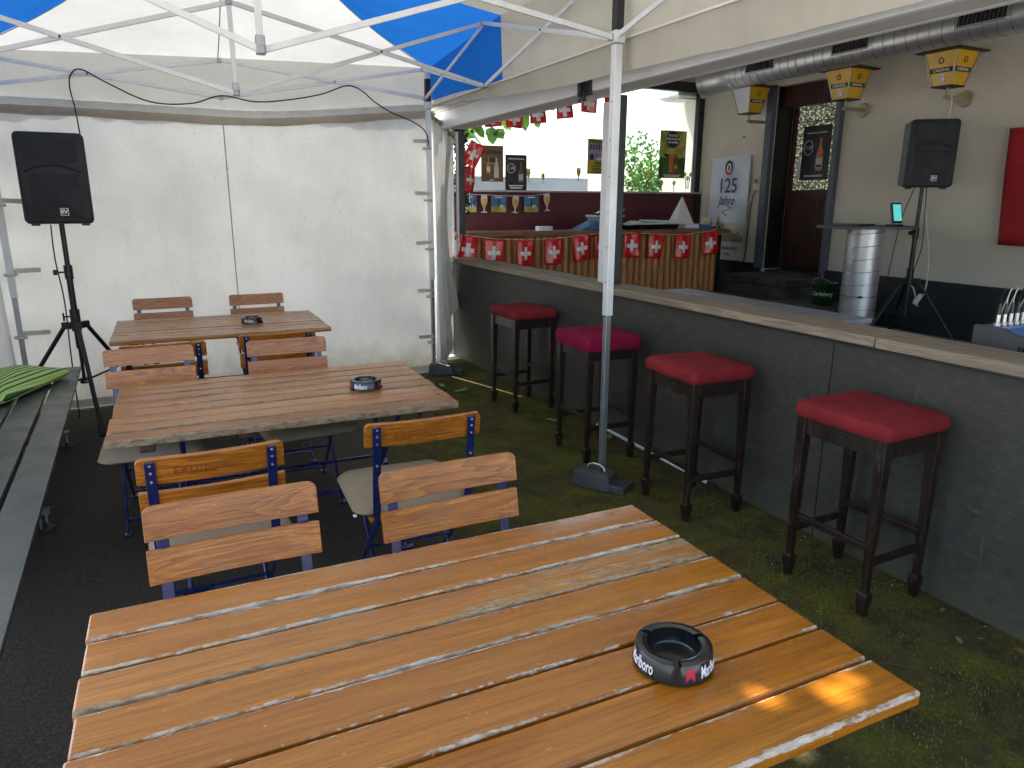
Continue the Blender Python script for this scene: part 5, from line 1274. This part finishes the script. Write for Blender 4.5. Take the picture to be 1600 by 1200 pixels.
MB().sheet(40, 1, lambda u, v: (redflag(u, 1)[0]-.003, redflag(u, 1)[1], 2.235+v*.03)).build('top_hem', 'flag_cloth', t, world=True, solid=.004)
# electric cables at the right stand
cable('stand_cable', [(6.60, 4.72, 1.76), (6.55, 4.78, 1.45), (6.50, 4.80, 1.0), (6.52, 4.86, .6), (6.50, 5.0, .34)], .005, 'cable_black', 'black cable hanging to the left of the right speaker stand')
cable('stand_cable', [(6.63, 4.62, 1.76), (6.60, 4.58, 1.50), (6.58, 4.55, 1.2), (6.61, 4.63, .95)], .005, 'cable_black', 'black cable looping right of the right speaker stand pole')

# ================================================================== TUBE TABLE with laptop
t = thing('duct_table', 'high round table made of spiral steel duct with thin top', 'table', (6.35, 5.0, .302))
MB().tube([(0, 0, 0), (0, 0, 1.065)], .170, 40).build('tube', 'galvanised', t)
for k in range(8):
    z = .07+k*.125
    MB().tube([(.172*math.cos(a), .172*math.sin(a), z+.125*a/(2*PI)*.9) for a in [j*2*PI/28 for j in range(29)]], .0035, 4, False).build('seam', 'seam_steel', t)
MB().tube([(.1735*math.cos(a), .1735*math.sin(a), .40) for a in [j*2*PI/28 for j in range(29)]], .006, 4, False).build('clamp_band', 'seam_steel', t); MB().box((-.13, -.125, .40), (.03, .03, .02)).build('clamp_screw', 'stand_black', t)
MB().tube([(0, 0, 1.066), (0, 0, 1.090)], .46, 48).build('top', 'frame_grey', t, bevel=.004)
lp = thing('small_laptop', 'small laptop with lit cyan screen on the duct table', 'laptop', (6.30, 4.66, 1.394))  # small laptop, its cyan screen lit
MB().box((0, 0, .012), (.12, .10, .018)).build('base', 'phone_black', lp, bevel=.004)
Rl = Euler((R(-14), 0, R(-5))).to_matrix()
MB().box((0, 0, .125), (.125, .022, .19), Rl).build('frame', 'phone_black', lp, bevel=.004)
MB().box(Rl @ Vector((0, -.014, 0))+Vector((0, 0, .125)), (.095, .004, .155), Rl).build('screen', 'screen_cyan', lp)
tag(MB().box((6.30, 5.13, 1.402), (.24, .34, .016)).build('closed_folder', 'phone_black', bevel=.003), 'flat black folder lying on the duct table top', 'folder')
t = thing('beer_bucket', 'dark green beer bucket with white lettering on the stone steps', 'bucket', (6.55, 5.60, .522))
MB().lathe([(0, 0), (.10, 0), (.105, .01), (.135, .225), (.142, .235), (.138, .24), (.128, .23), (.10, .02), (0, .02)], 32).build('pail', 'green_plastic', t)
MB().tube([(-.02, -.14, .22), (-.06, -.10, .27), (-.08, 0, .30), (-.06, .10, .27), (-.02, .14, .22)], .005, 6).build('handle', 'rivet_steel', t)
me = text_mesh('Carlsberg', .062, .0008, .0006, .25)
for v in me.vertices:
    a = PI+.55+v.co.x/.125; z = .125+v.co.y; r = .105+.03*(z-.01)/.215+.001+v.co.z; v.co = Vector((r*math.cos(a), r*math.sin(a), z))
me.materials.append(M['print_white']); put('lettering', me, t)

# ================================================================== MIXING DESK behind the counter end
mx = thing('mixing_desk', 'blue topped mixing desk with plugged cables behind the counter', 'mixer', (3.32, 1.53, .975))
X0, X1 = 3.035, 3.62
PR = [(1.82, .975), (1.82, 1.115), (1.70, 1.115), (1.66, 1.095), (1.22, 1.035), (1.22, .975)]   # (y, z): high at the rear, sloping to the front
def slab(x0, x1, pr):
    n = len(pr); vs = [(x0, y, z) for y, z in pr]+[(x1, y, z) for y, z in pr]
    return MB().add(vs, [tuple(range(n)), tuple(reversed(range(n, 2*n)))]+[(k, n+k, n+(k+1) % n, (k+1) % n) for k in range(n)])
slab(X0, X0+.02, PR).build('end_panel', 'mixer_side', mx, world=True, bevel=.003); slab(X1-.02, X1, PR).build('end_panel', 'mixer_side', mx, world=True, bevel=.003)
slab(X0+.021, X1-.021, [(1.81, .98), (1.81, 1.111), (1.70, 1.111), (1.66, 1.091), (1.225, 1.031), (1.225, .98)]).build('body', 'mixer_blue', mx, world=True)
for k in range(9): MB().box((X0-.001, 1.50+k*.016, 1.035), (.004, .006, .035)).build('vent_slot', 'phone_black', mx, world=True)
for k in range(12):
    x = X0+.05+k*.043
    MB().tube([(x, 1.755, 1.112), (x, 1.755, 1.124)], .014, 12).build('socket', 'rivet_steel', mx, world=True)
    for j in range(5):
        y = 1.62-j*.075; z = 1.095-(1.66-y)*.1364
        MB().tube([(x, y, z-.003), (x, y, z+.020)], [.011, .009], 10).build('knob', 'phone_black', mx, world=True)
tag(MB().box((3.33, 1.5, .955), (.68, .85, .032)).build('desk_shelf', 'dark_panel', bevel=.004), 'dark shelf carrying the mixing desk behind the counter', 'shelf')
for k in range(8):
    x = X0+.05+k*.043
    ORD = ['leftmost', 'second', 'third', 'fourth', 'fifth', 'sixth', 'seventh', 'eighth']
    t = thing('plug_lead', ORD[k]+(' audio plug in the row on the mixing desk' if k == 0 else ' audio plug from the left in the row on the mixing desk'), 'plug', (x, 1.755, 1.125), group='row of plugs in the mixing desk')
    MB().tube([(0, 0, 0), (0, 0, .035)], .008, 10).build('metal_shell', 'rivet_steel', t); MB().tube([(0, 0, .035), (0, 0, .080)], [.009, .005], 10).build('boot', 'phone_black', t)
    MB().tube([(0, 0, .078), (.008, .004, .10), (.035, .015, .128), (.075, .03, .135), (.115, .06, .11), (.14, .09, .05), (.15, .11, -.05)], .0019, 6).build('lead', 'cable_white' if k % 3 else 'cable_black', t)
